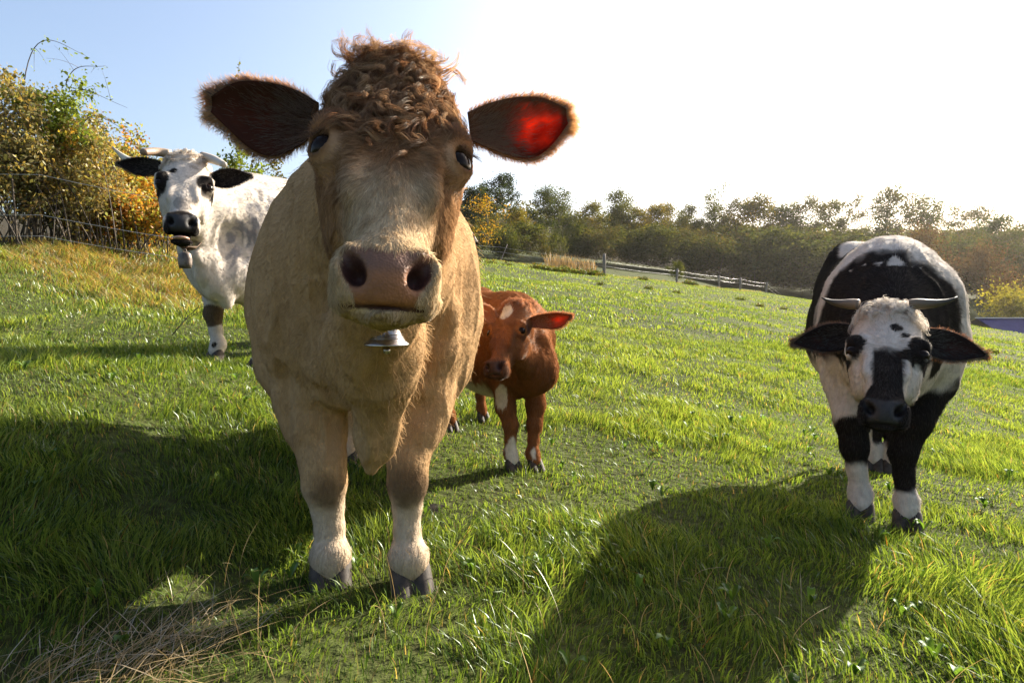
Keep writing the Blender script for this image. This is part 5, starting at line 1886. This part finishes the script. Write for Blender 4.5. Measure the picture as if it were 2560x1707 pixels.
if "trees" not in SKIP:
    rng = np.random.default_rng(77)
    G = "trees along the edge of the wood"
    look = {"broad0": "rounded olive tree", "broad1": "dense dark tree", "broad2": "loose yellowish tree", "airy0": "tall thin-crowned tree", "airy1": "slender brownish tree", "airy2": "forked airy tree",
            "yellow0": "bright yellow-green tree", "spruce": "dark spruce", "pine": "bare-stemmed pine"}
    front = [(1168, 452, 74, "spruce"), (1190, 470, 78, "broad1"), (1206, 446, 80, "spruce"), (1237, 434, 76, "pine"), (1272, 436, 78, "pine"), (1300, 520, 82, "yellow0"), (1354, 468, 92, "broad1"),
             (1418, 458, 96, "airy2"), (1475, 505, 98, "broad2"), (1539, 478, 104, "broad0"), (1585, 516, 104, "yellow0"), (1628, 512, 108, "yellow0"), (1672, 508, 110, "broad2"), (1722, 512, 112, "broad0"),
             (1765, 458, 114, "airy2"), (1825, 490, 114, "airy0"), (1862, 505, 116, "yellow0"), (1901, 476, 116, "airy0"), (1950, 510, 116, "broad1"), (1985, 500, 118, "airy1"), (2030, 484, 118, "airy0"), (2080, 500, 120, "broad0"),
             (2130, 484, 120, "airy1"), (2185, 462, 118, "airy2"), (2235, 460, 118, "airy0"), (2285, 490, 120, "airy1"), (2340, 474, 116, "airy2"), (2392, 508, 118, "airy1"), (2435, 506, 116, "airy0"), (2511, 534, 96, "broad1"), (2560, 548, 100, "airy0"), (2620, 530, 100, "broad1")]
    for i, (u, v, d, k) in enumerate(front):
        plant_tree(k, u, v, d, "%s, %s from the left along the wood's front edge" % (look[k], nth(i)), rng, G, rng.uniform(.85, 1.2))
    G2 = "trees standing deeper in the wood"
    kinds = ["broad1", "broad0", "yellow0", "broad1", "broad2", "airy0"]
    for i, u in enumerate(range(1130, 2640, 44)):
        v = np.interp(u, [1130, 1300, 1700, 2100, 2640], [520, 540, 545, 560, 585]) + rng.uniform(-12, 18)
        plant_tree(kinds[i % 6], u + rng.uniform(-12, 12), v, np.interp(u, [1130, 1400, 2640], [92, 122, 132]) + rng.uniform(-3, 5), "lower tree half hidden behind the front row, %s from the left in the wood" % nth(i), rng, G2, rng.uniform(1.1, 1.5))
    G3 = "bushes at the foot of the wood"
    for i, u in enumerate(range(1120, 2640, 38)):
        v = np.interp(u, [1120, 1300, 1700, 2100, 2640], [560, 570, 585, 600, 630]) + rng.uniform(-14, 16)
        plant_tree(["bush0", "bush0", "bush1", "bush0"][i % 4], u + rng.uniform(-12, 12), v, np.interp(u, [1120, 1400, 1700, 2640], [66, 88, 104, 110]) + rng.uniform(-3, 3), "dark leafy bush at the shaded foot of the wood, %s from the left" % nth(i), rng, G3, rng.uniform(1.0, 1.5), cat="bush")
    # single plants that stand out
    plant_tree("birch", 1222, 492, 47, "small birch with sparse yellow leaves behind the fence", rng, None, 1.0, "birch_tree")
    plant_tree("bare", 1322, 585, 49, "bare grey shrub behind the fence beside the yellow birch", rng, None, 1.1, "bare_shrub", cat="bush")
    plant_tree("bare", 1402, 612, 49, "small bare shrub behind the fence near the reeds", rng, None, 1.0, "bare_shrub", cat="bush")
    plant_tree("bare", 1540, 618, 49, "pale twiggy shrub just behind the thick corner post", rng, None, 1.0, "bare_shrub", cat="bush")
    plant_tree("bush0", 1690, 655, 54, "low leafy bush growing against the fence post", rng, None, .8, "fence_bush", cat="bush")
    plant_tree("reddish", 2300, 572, 88, "big reddish-brown thicket right of the black and white cow's back", rng, None, .8, "thicket", cat="bush")
    plant_tree("reddish", 2480, 610, 84, "brown thicket under the dark tree at the right edge", rng, None, .7, "thicket", cat="bush")
    plant_tree("glow", 2535, 728, 72, "round sunlit yellow-green bush behind the blue shed", rng, None, 1.0, "sunlit_bush", cat="bush")

    # far wooded ridge: one mass
    n = 60000
    x = rng.uniform(-260, 330, n)
    y = rng.uniform(140, 300, n)
    hh = 3 + 4 * vnoise(np.stack([x, y, 0 * x], 1), .09, 5)
    z = ground_h(x, y) + hh * np.sqrt(rng.random(n))
    pal = np.array(DARK + OLIVE + BROWN)
    c = pal[rng.integers(0, len(pal), n)] * (.7 + .6 * rng.random((n, 1)))
    m = x > -30 + 0 * y
    V, Q, C = leaves(np.stack([x, y, z], 1)[m], .40 * (.6 + .8 * rng.random(m.sum())), rng, c[m], 0, .7)
    link("woodland", mesh_np("woodland", V, Q, M_TREE, C, False), label="far wooded ridge seen through the gaps in the tree line", cat="woodland", kind="stuff")


# ---------------------------------------------------------------- hedge and brambles on the left bank
def shrub_thing(name, label, u, vtop, d, wid, pal, rng, nstem=30, nleaf=9000, leaf=.022, arch=.25, depth=None, group="shrubs on the left bank", vis_base=None, stemcol=None, low=.0):
    g = at(u, 640, d)
    x, y = g[0], g[1]
    z = float(ground_h(np.array([x]), np.array([y]))[0])
    h = at(u, vtop, d)[2] - z
    o = link(name, None, loc=(x, y, z - .03), label=label, cat="bush", group=group)
    sb = Bag()
    cl = []
    dp = depth or wid * .7
    for i in range(nstem):
        b = np.array([rng.normal() * wid * .16, rng.normal() * dp * .16, 0])
        a = rng.random() * 6.283
        rr = rng.random() ** .6
        e = np.array([math.cos(a) * rr * wid * .5, math.sin(a) * rr * dp * .5, h * (1 - .45 * rr ** 2) * rng.uniform(.55, 1.03)])
        m = np.array([b[0] * .7 + e[0] * .3, b[1] * .7 + e[1] * .3, e[2] * (.75 + arch)])
        B = bez(b, m, e, 9)
        sb.tube(B, np.linspace(.010, .0022, 9) * rng.uniform(.6, 1.3), 5)
        for q in range(4):
            k = rng.integers(3, 8)
            w = B[k] + nrm(rng.normal(size=3) + np.array([0, 0, .3])) * rng.uniform(.10, .35) * h * .4
            T_ = bez(B[k], (B[k] + w) / 2 + np.array([0, 0, .03]), w, 5)
            sb.tube(T_, np.linspace(.003, .0012, 5), 4)
            cl += list(T_[1:])
        cl += list(B[2:])
    link("stems", sb.mesh("stems", stemcol or M_BARK), o, kind="stuff")
    cl = np.array(cl)
    cl = cl[cl[:, 2] > low * h]
    ci = rng.integers(0, len(cl), nleaf)
    cen = cl[ci] + rng.normal(size=(nleaf, 3)) * .07
    pal = np.array(pal)
    hue = vnoise(cen, 2.2, int(u)) * len(pal) * .999
    cc = pal[np.clip((hue + rng.normal(size=nleaf) * .8).astype(int), 0, len(pal) - 1)] * (.6 + .8 * rng.random((nleaf, 1)))
    V, Q, C = leaves(cen, leaf * (.5 + .9 * rng.random(nleaf)), rng, cc, .3, .55)
    link("foliage", mesh_np("foliage", V, Q, M_LEAF, C, False), o, kind="stuff")
    return o


def spray(name, label, pts, rng, nleaf, pal, leaf=.03, side=6):
    """one long arching shoot with leaves, through world points"""
    pts = np.asarray(pts)
    o = link(name, None, loc=tuple(pts[0]), label=label, cat="bramble", group="shoots above the left hedge")
    q = pts - pts[0]
    t = np.linspace(0, 1, len(q))
    tt = np.linspace(0, 1, 16)
    cs = np.polyfit(t, q, min(3, len(q) - 1))
    C = np.stack([np.polyval(cs[:, i], tt) for i in range(3)], 1)
    sb = Bag().tube(C, np.linspace(.007, .0018, 16), 5)
    cl = list(C[3:])
    for i in range(side):
        k = rng.integers(4, 14)
        e = C[k] + nrm(rng.normal(size=3)) * rng.uniform(.12, .4)
        T_ = bez(C[k], (C[k] + e) / 2 + np.array([0, 0, .06]), e, 6)
        sb.tube(T_, np.linspace(.003, .001, 6), 4)
        cl += list(T_[1:])
    link("stem", sb.mesh("stem", M_BARK), o, kind="stuff")
    cl = np.array(cl)
    cen = cl[rng.integers(0, len(cl), nleaf)] + rng.normal(size=(nleaf, 3)) * .03
    pal = np.array(pal)
    V, Q, Cc = leaves(cen, leaf * (.5 + .8 * rng.random(nleaf)), rng, pal[rng.integers(0, len(pal), nleaf)] * (.6 + .8 * rng.random((nleaf, 1))), .3, .55)
    link("leaf_cluster", mesh_np("leaf_cluster", V, Q, M_LEAF, Cc, False), o, kind="stuff")
    return o


if "hedge" not in SKIP:
    rng = np.random.default_rng(99)
    GREY = [(.25, .22, .10), (.28, .22, .10), (.20, .20, .08), (.28, .19, .075)]
    AUT = [(.36, .30, .07), (.40, .24, .05), (.28, .29, .07), (.40, .18, .04), (.24, .26, .06)]
    GRN = [(.15, .21, .035), (.20, .24, .04), (.11, .15, .03)]
    shrub_thing("hedge_shrub", "tall grey-brown shrub filling the left edge of the picture", 40, 195, 8.2, 3.2, GREY, rng, 60, 30000, .026)
    shrub_thing("hedge_shrub", "brown leafy shrub right of the tall grey-brown one", 190, 275, 8.6, 2.2, GREY + AUT[:2], rng, 44, 17000, .026)
    shrub_thing("rose_bush", "bright green rose bush reaching above the brown shrubs", 150, 190, 8.4, 1.9, GRN, rng, 20, 3000, .030, low=.62)
    shrub_thing("autumn_shrub", "orange and yellow autumn shrub between the hedge and the white cow's black ear", 285, 335, 10.0, 2.6, AUT, rng, 46, 14000, .032)
    shrub_thing("autumn_shrub", "yellow-orange shrub directly behind the white cow's head", 390, 395, 11.0, 2.8, AUT, rng, 46, 13000, .034)
    shrub_thing("autumn_shrub", "low rusty shrub below the orange one, by the fence wires", 330, 440, 9.2, 2.2, AUT[1:4], rng, 40, 10000, .030)
    shrub_thing("green_shrub", "dark green rounded shrub on the skyline left of the white cow's horns", 290, 325, 17.0, 2.6, [(.05, .075, .018), (.07, .09, .02)], rng, 36, 6500, .045)
    shrub_thing("green_shrub", "small dull green shrub on the skyline above the white cow's poll", 375, 362, 19.0, 2.2, [(.06, .07, .025), (.08, .085, .03)], rng, 30, 4000, .045)
    shrub_thing("leafy_shrub", "yellow-green shrub on the skyline between the white cow and the tan ear", 590, 352, 15.0, 2.3, GRN, rng, 34, 5200, .045)
    shrub_thing("leafy_shrub", "olive shrub on the skyline behind the white cow's back", 690, 405, 17.0, 3.0, [(.09, .09, .025), (.12, .11, .03)], rng, 34, 5200, .045)
    spray("hedge_shoot", "long arching shoot high above the hedge with a few leaves at its end", [at(60, 210, 8.3), at(95, 110, 8.2), at(150, 108, 8.1), at(215, 140, 8.0)], rng, 26, GRN, .030, 3)
    spray("hedge_shoot", "thin arching shoot leaning right above the rose bush", [at(165, 210, 8.3), at(190, 172, 8.2), at(225, 166, 8.1), at(265, 165, 8.1)], rng, 14, GRN, .022, 3)
    spray("hedge_shoot", "leafy shoot reaching right from the rose bush", [at(170, 230, 8.3), at(210, 225, 8.2), at(240, 235, 8.2), at(318, 270, 8.1)], rng, 70, GRN, .028, 7)
    spray("hedge_shoot", "drooping shoot below the leafy one, tipped with few leaves", [at(200, 330, 8.4), at(235, 290, 8.3), at(285, 310, 8.2), at(350, 340, 8.2)], rng, 40, GRN, .022, 5)
    spray("hedge_shoot", "upright leafy shoot against the sky above the tan cow's ear", [at(588, 350, 14.6), at(590, 280, 14.6), at(593, 220, 14.6), at(600, 142, 14.6)], rng, 60, [(.14, .13, .03), (.10, .11, .03)], .05, 5)

# ---------------------------------------------------------------- fences
def wires(o, P, heights, sag, name="wire", r=.006, n=7):
    """each strand of wire between the posts is a part"""
    o0 = np.array(o.location)
    for h in heights:
        pts = []
        for a, b in zip(P[:-1], P[1:]):
            for t in np.linspace(0, 1, n)[:-1]:
                q = a * (1 - t) + b * t
                pts.append(q + np.array([0, 0, h - sag * 4 * t * (1 - t)]))
        pts.append(P[-1] + np.array([0, 0, h]))
        V, Q, T = tube(np.array(pts) - o0, r, 5)
        link(name, mesh_np(name, V, [Q, T], M_WIRE), o)


def post_mesh(h, r, rng, lean=(0, 0)):
    z = np.linspace(-.25, h, 5)
    V, Q, T = tube(np.stack([lean[0] * z, lean[1] * z, z], 1) + np.concatenate([rng.normal(size=(5, 2)) * .012, np.zeros((5, 1))], 1), r * np.linspace(1.05, .92, 5), 9)
    return mesh_np("post", V, [Q, T], M_POST)


if "fence" not in SKIP:
    rng = np.random.default_rng(123)
    def gp(x, y):
        return np.array([x, y, float(ground_h(np.array([x]), np.array([y]))[0])])
    P = [gp(*q) for q in ((-4.5, 43.5), (-.9, 46.0), (7.1, 46.5), (14.2, 52.0), (18.9, 55.0), (21.6, 57.0), (26.6, 63.0), (35.0, 72.0))]
    f = link("field_fence", None, loc=tuple(P[2]), label="wooden post and wire fence along the top of the field", cat="fence")
    spec = [(1.15, .05, (0, 0)), (1.30, .035, (.42, 0)), (1.65, .13, (0, 0)), (1.25, .10, (.05, 0)), (1.2, .09, (0, 0)), (1.2, .10, (.04, 0)), (1.2, .10, (.08, 0)), (1.3, .11, (0, 0))]
    for q, (h, r, ln) in zip(P, spec):
        link("post", post_mesh(h, r, rng, ln), f, loc=tuple(q - P[2]))
    wires(f, P, (1.08, .72), .06, r=.006)
    # pasture fence below the hedge
    P = [gp(*q) for q in ((-8.2, 7.0), (-5.9, 7.6), (-3.9, 8.7), (-1.7, 9.8))]
    f = link("hedge_fence", None, loc=tuple(P[1]), label="three slack wires on stakes in front of the left hedge", cat="fence")
    for q in (P[0], P[3]):
        link("post", post_mesh(1.15, .045, rng), f, loc=tuple(q - P[1]))
    wires(f, P, (.98, .48, .22), .03, r=.0035)

# ---------------------------------------------------------------- the shed below the field
if "shed" not in SKIP:
    M_SHED = mat_plain("blue_sheet_metal", (.022, .026, .085), 1.0, 0, .0, .15, 3.0, .05)
    M_TRIM = mat_plain("pale_metal_trim", (.62, .62, .66), .8, 0, .2, .1, 5.0, .05)
    a0, a1 = at(2437, 795, 59), at(2760, 797, 59)
    zb = float(ground_h(np.array([a0[0] + 8]), np.array([a0[1]]))[0]) - .3
    W, Hh, Dp = a1[0] - a0[0], a0[2] - zb, 7.0
    eave, run = Hh - 1.5, 3.5
    o = link("blue_shed", None, loc=(a0[0], a0[1] - run, zb), rot=(0, 0, R(-3)), label="long low shed with a dark blue sheet roof at the right edge, below the field", cat="shed")
    # roof of corrugated sheets: each sheet a panel, ribs running along the shed
    ns = 6
    for side in (0, 1):
        for k in range(ns):
            t = np.linspace(0, 1, 61)
            rib = .022 * np.sin(t * 2 * np.pi * 15)
            yy = (t * run) if side == 0 else (2 * run - t * run)
            zz = eave + t * (Hh - .04 - eave) + rib
            x0, x1 = k * W / ns + .004, (k + 1) * W / ns - .004
            m_ = 61
            V = np.concatenate([np.stack([np.full(m_, x_), yy, zz - dz], 1) for dz in (0, .03) for x_ in (x0, x1)])
            q_ = np.arange(m_ - 1)
            Q = np.concatenate([np.stack([q_, m_ + q_, m_ + 1 + q_, q_ + 1], 1), np.stack([2 * m_ + q_, 2 * m_ + 1 + q_, 3 * m_ + 1 + q_, 3 * m_ + q_], 1)])
            link("roof_panel", mesh_np("roof_panel", V, Q, M_SHED), o)

    def boxm(name, lo, hi, mat):
        lo, hi = np.array(lo, float), np.array(hi, float)
        V = np.array([[(lo, hi)[(i >> q) & 1][q] for q in range(3)] for i in range(8)])
        Q = np.array([[0, 2, 3, 1], [4, 5, 7, 6], [0, 1, 5, 4], [2, 6, 7, 3], [0, 4, 6, 2], [1, 3, 7, 5]])
        return link(name, mesh_np(name, V, Q, mat, smooth=False), o)
    boxm("wall", (.05, .15, 0), (W - .05, .21, eave - .04), M_SHED)
    boxm("wall", (.05, Dp - .21, 0), (W - .05, Dp - .15, eave - .04), M_SHED)
    boxm("end_wall", (.05, .22, 0), (.11, Dp - .22, eave - .04), M_SHED)
    boxm("end_wall", (W - .11, .22, 0), (W - .05, Dp - .22, eave - .04), M_SHED)
    boxm("ridge_cap", (-.05, run - .18, Hh - .03), (W + .05, run + .18, Hh + .05), M_TRIM)

# ---------------------------------------------------------------- small things in the field
if "small" not in SKIP:
    rng = np.random.default_rng(321)
    # weed clumps casting little shadows below the fence
    wd = Bag()
    n = 260
    d = nrm(rng.normal(size=(n, 3)) * np.array([1, 1, .6]) + np.array([0, 0, .45]))
    d[:, 2] = np.abs(d[:, 2])
    cen = d * rng.random((n, 1)) ** .5 * np.array([.5, .4, .42])
    V, Q, C = leaves(cen, .09 * (.5 + .9 * rng.random(n)), rng, np.array([(.055, .085, .018), (.08, .10, .022), (.10, .08, .025)])[rng.integers(0, 3, n)], -.3, .4)
    wm = mesh_np("weed_clump", V, Q, M_LEAF, C, False)
    for wi, (u, v, d_, s) in enumerate(sorted(((1192, 652, 31, 1.0), (1225, 655, 31, .8), (1268, 662, 32, .8), (1345, 672, 33, 1.1), (1368, 675, 33, .9), (1400, 678, 33, 1.2), (1425, 682, 34, .9), (1448, 684, 34, 1.0), (1478, 688, 35, 1.2), (1500, 690, 36, .9),
                        (1606, 690, 44, .9), (1725, 712, 46, 1.3), (1770, 722, 46, .6), (1620, 728, 24, .5), (1690, 738, 24, .45), (1500, 735, 22, .4), (1900, 790, 22, .45), (1960, 800, 22, .4), (1850, 775, 26, .5), (2480, 905, 12, .3)))):
        g = at(u, v, d_)
        g[2] = float(ground_h(g[:1], g[1:2])[0])
        link("weed_clump", wm, loc=tuple(g - np.array([0, 0, .03])), rot=(0, 0, rng.random() * 6.28), scale=(s, s, s * .9), label="low dark clump of weeds in the short field grass, %s from the left" % nth(wi), cat="weed", group="weed clumps in the field")
    # reeds by the fence
    n = 240
    x = rng.uniform(2.6, 6.6, n)
    y = 47.6 + rng.normal(0, .4, n)
    V, Q, T, tt, mm = blades(x, y, .7 + .7 * rng.random(n), np.full(n, .05), .1 + .3 * rng.random(n), rng.random(n) * 6.28, rng, 3)
    link("reeds", mesh_np("reeds", V, [Q, T], M_DRY, np.repeat(np.array((.36, .25, .12)) * (.6 + .7 * rng.random((n, 1))), mm, 0)), label="pale dry reeds along the fence left of the thick post", cat="reeds", kind="stuff")
    # dark clod behind the tan cow's leg
    sd_ = Solid()
    for k in range(9):
        sd_.ell(rng.normal(size=3) * np.array([.05, .05, .012]) + np.array([0, 0, .02]), rng.uniform(.025, .045, 3) * np.array([1, 1, .5]), None, .02)
    Pq, Qq = sd_.mesh(np.arange(-.2, .2, .008), np.arange(-.2, .2, .008), np.arange(-.06, .12, .008), 4)
    g = at(1095, 1235, 2.2)
    g[2] = float(ground_h(g[:1], g[1:2])[0])
    link("earth_clod", mesh_np("earth_clod", Pq, Qq, mat_plain("dark_soil", (.012, .009, .007), .95, 0, .1, .6, 40.0, 1.0)), loc=tuple(g - np.array([0, 0, .02])), scale=(.8, .8, .7), label="dark clod of earth behind the tan cow's right-hand leg", cat="clod")
    # dead twig in front of the white cow
    tb = Bag()
    g0, g1 = at(430, 838, 3.55), at(500, 762, 3.75)
    o = link("twig", None, loc=tuple(g0), label="thin dead twig lying in the grass before the white cow's leg", cat="twig")
    q = g1 - g0
    link("stem", Bag().tube([(0, 0, 0), q * .4 + (.02, 0, .03), q * .75, q], [.0035, .003, .0025, .0012], 6).mesh("stem", M_BARK), o)
    for f_, e in ((.35, (.10, .05, .06)), (.5, (-.06, .02, .09)), (.7, (.08, .02, .02))):
        b = q * f_ + np.array((.01, 0, .02))
        link("side_twig", Bag().tube([b, b + np.array(e) * .6 + (0, 0, .01), b + np.array(e)], [.002, .0016, .0008], 5).mesh("side_twig", M_BARK), o)
    # broad leaved plants among the blades
    bag = Bag()
    for k in range(110):
        y = rng.uniform(1.15, 4.5)
        x = rng.uniform(-.85, .85) * y
        z = float(ground_h(np.array([x]), np.array([y]))[0])
        for j in range(rng.integers(2, 5)):
            a = rng.random() * 6.28
            L_, w_ = rng.uniform(.022, .045), rng.uniform(.006, .012)
            t = np.linspace(0, 1, 5)
            dd = np.array([math.cos(a), math.sin(a), 0])
            sd2 = np.array([-dd[1], dd[0], 0])
            cen = np.array([x, y, z + .02]) + dd * (L_ * t)[:, None] + np.array([0, 0, 1]) * (.035 * np.sin(t * 2.2))[:, None]
            ww = w_ * np.sin(np.pi * np.clip(t * .92 + .06, 0, 1)) ** .7
            V = np.concatenate([cen - sd2 * ww[:, None], cen + np.array([0, 0, -.004]), cen + sd2 * ww[:, None]])
            i = np.arange(4)
            Q = np.concatenate([np.stack([i, 5 + i, 6 + i, i + 1], 1), np.stack([5 + i, 10 + i, 11 + i, 6 + i], 1)])
            bag.add(V, Q, None, np.array((.10, .17, .03)) * rng.uniform(.6, 1.3))
    link("broad_weeds", bag.mesh("broad_weeds", M_WEED), label="scattered broad-leaved weeds growing among the near grass", cat="weeds", kind="stuff")
print("all built", round(time.time() - T0, 1))

# ---------------------------------------------------------------- sunlit autumn haze
if "haze" not in SKIP:
    lo, hi = np.array([-905.0, -66.0, float(gV[:, 2].min()) - 1.0]), np.array([905.0, 1600.0, max(60.0, float(gV[:, 2].max()) + 2.0)])
    V = np.array([[(lo, hi)[(i >> q) & 1][q] for q in range(3)] for i in range(8)])
    Q = np.array([[0, 2, 3, 1], [4, 5, 7, 6], [0, 1, 5, 4], [2, 6, 7, 3], [0, 4, 6, 2], [1, 3, 7, 5]])
    m, nt, out = new_mat("haze")
    v = N(nt, "ShaderNodeVolumePrincipled")
    v.inputs["Color"].default_value = (0.95, 0.90, 0.82, 1)
    v.inputs["Density"].default_value = 0.00015
    v.inputs["Anisotropy"].default_value = 0.7
    nt.links.new(v.outputs[0], out.inputs["Volume"])
    link("haze", mesh_np("haze", V, Q, m, smooth=False), label="thin pale haze in the air before the wood", kind="stuff")
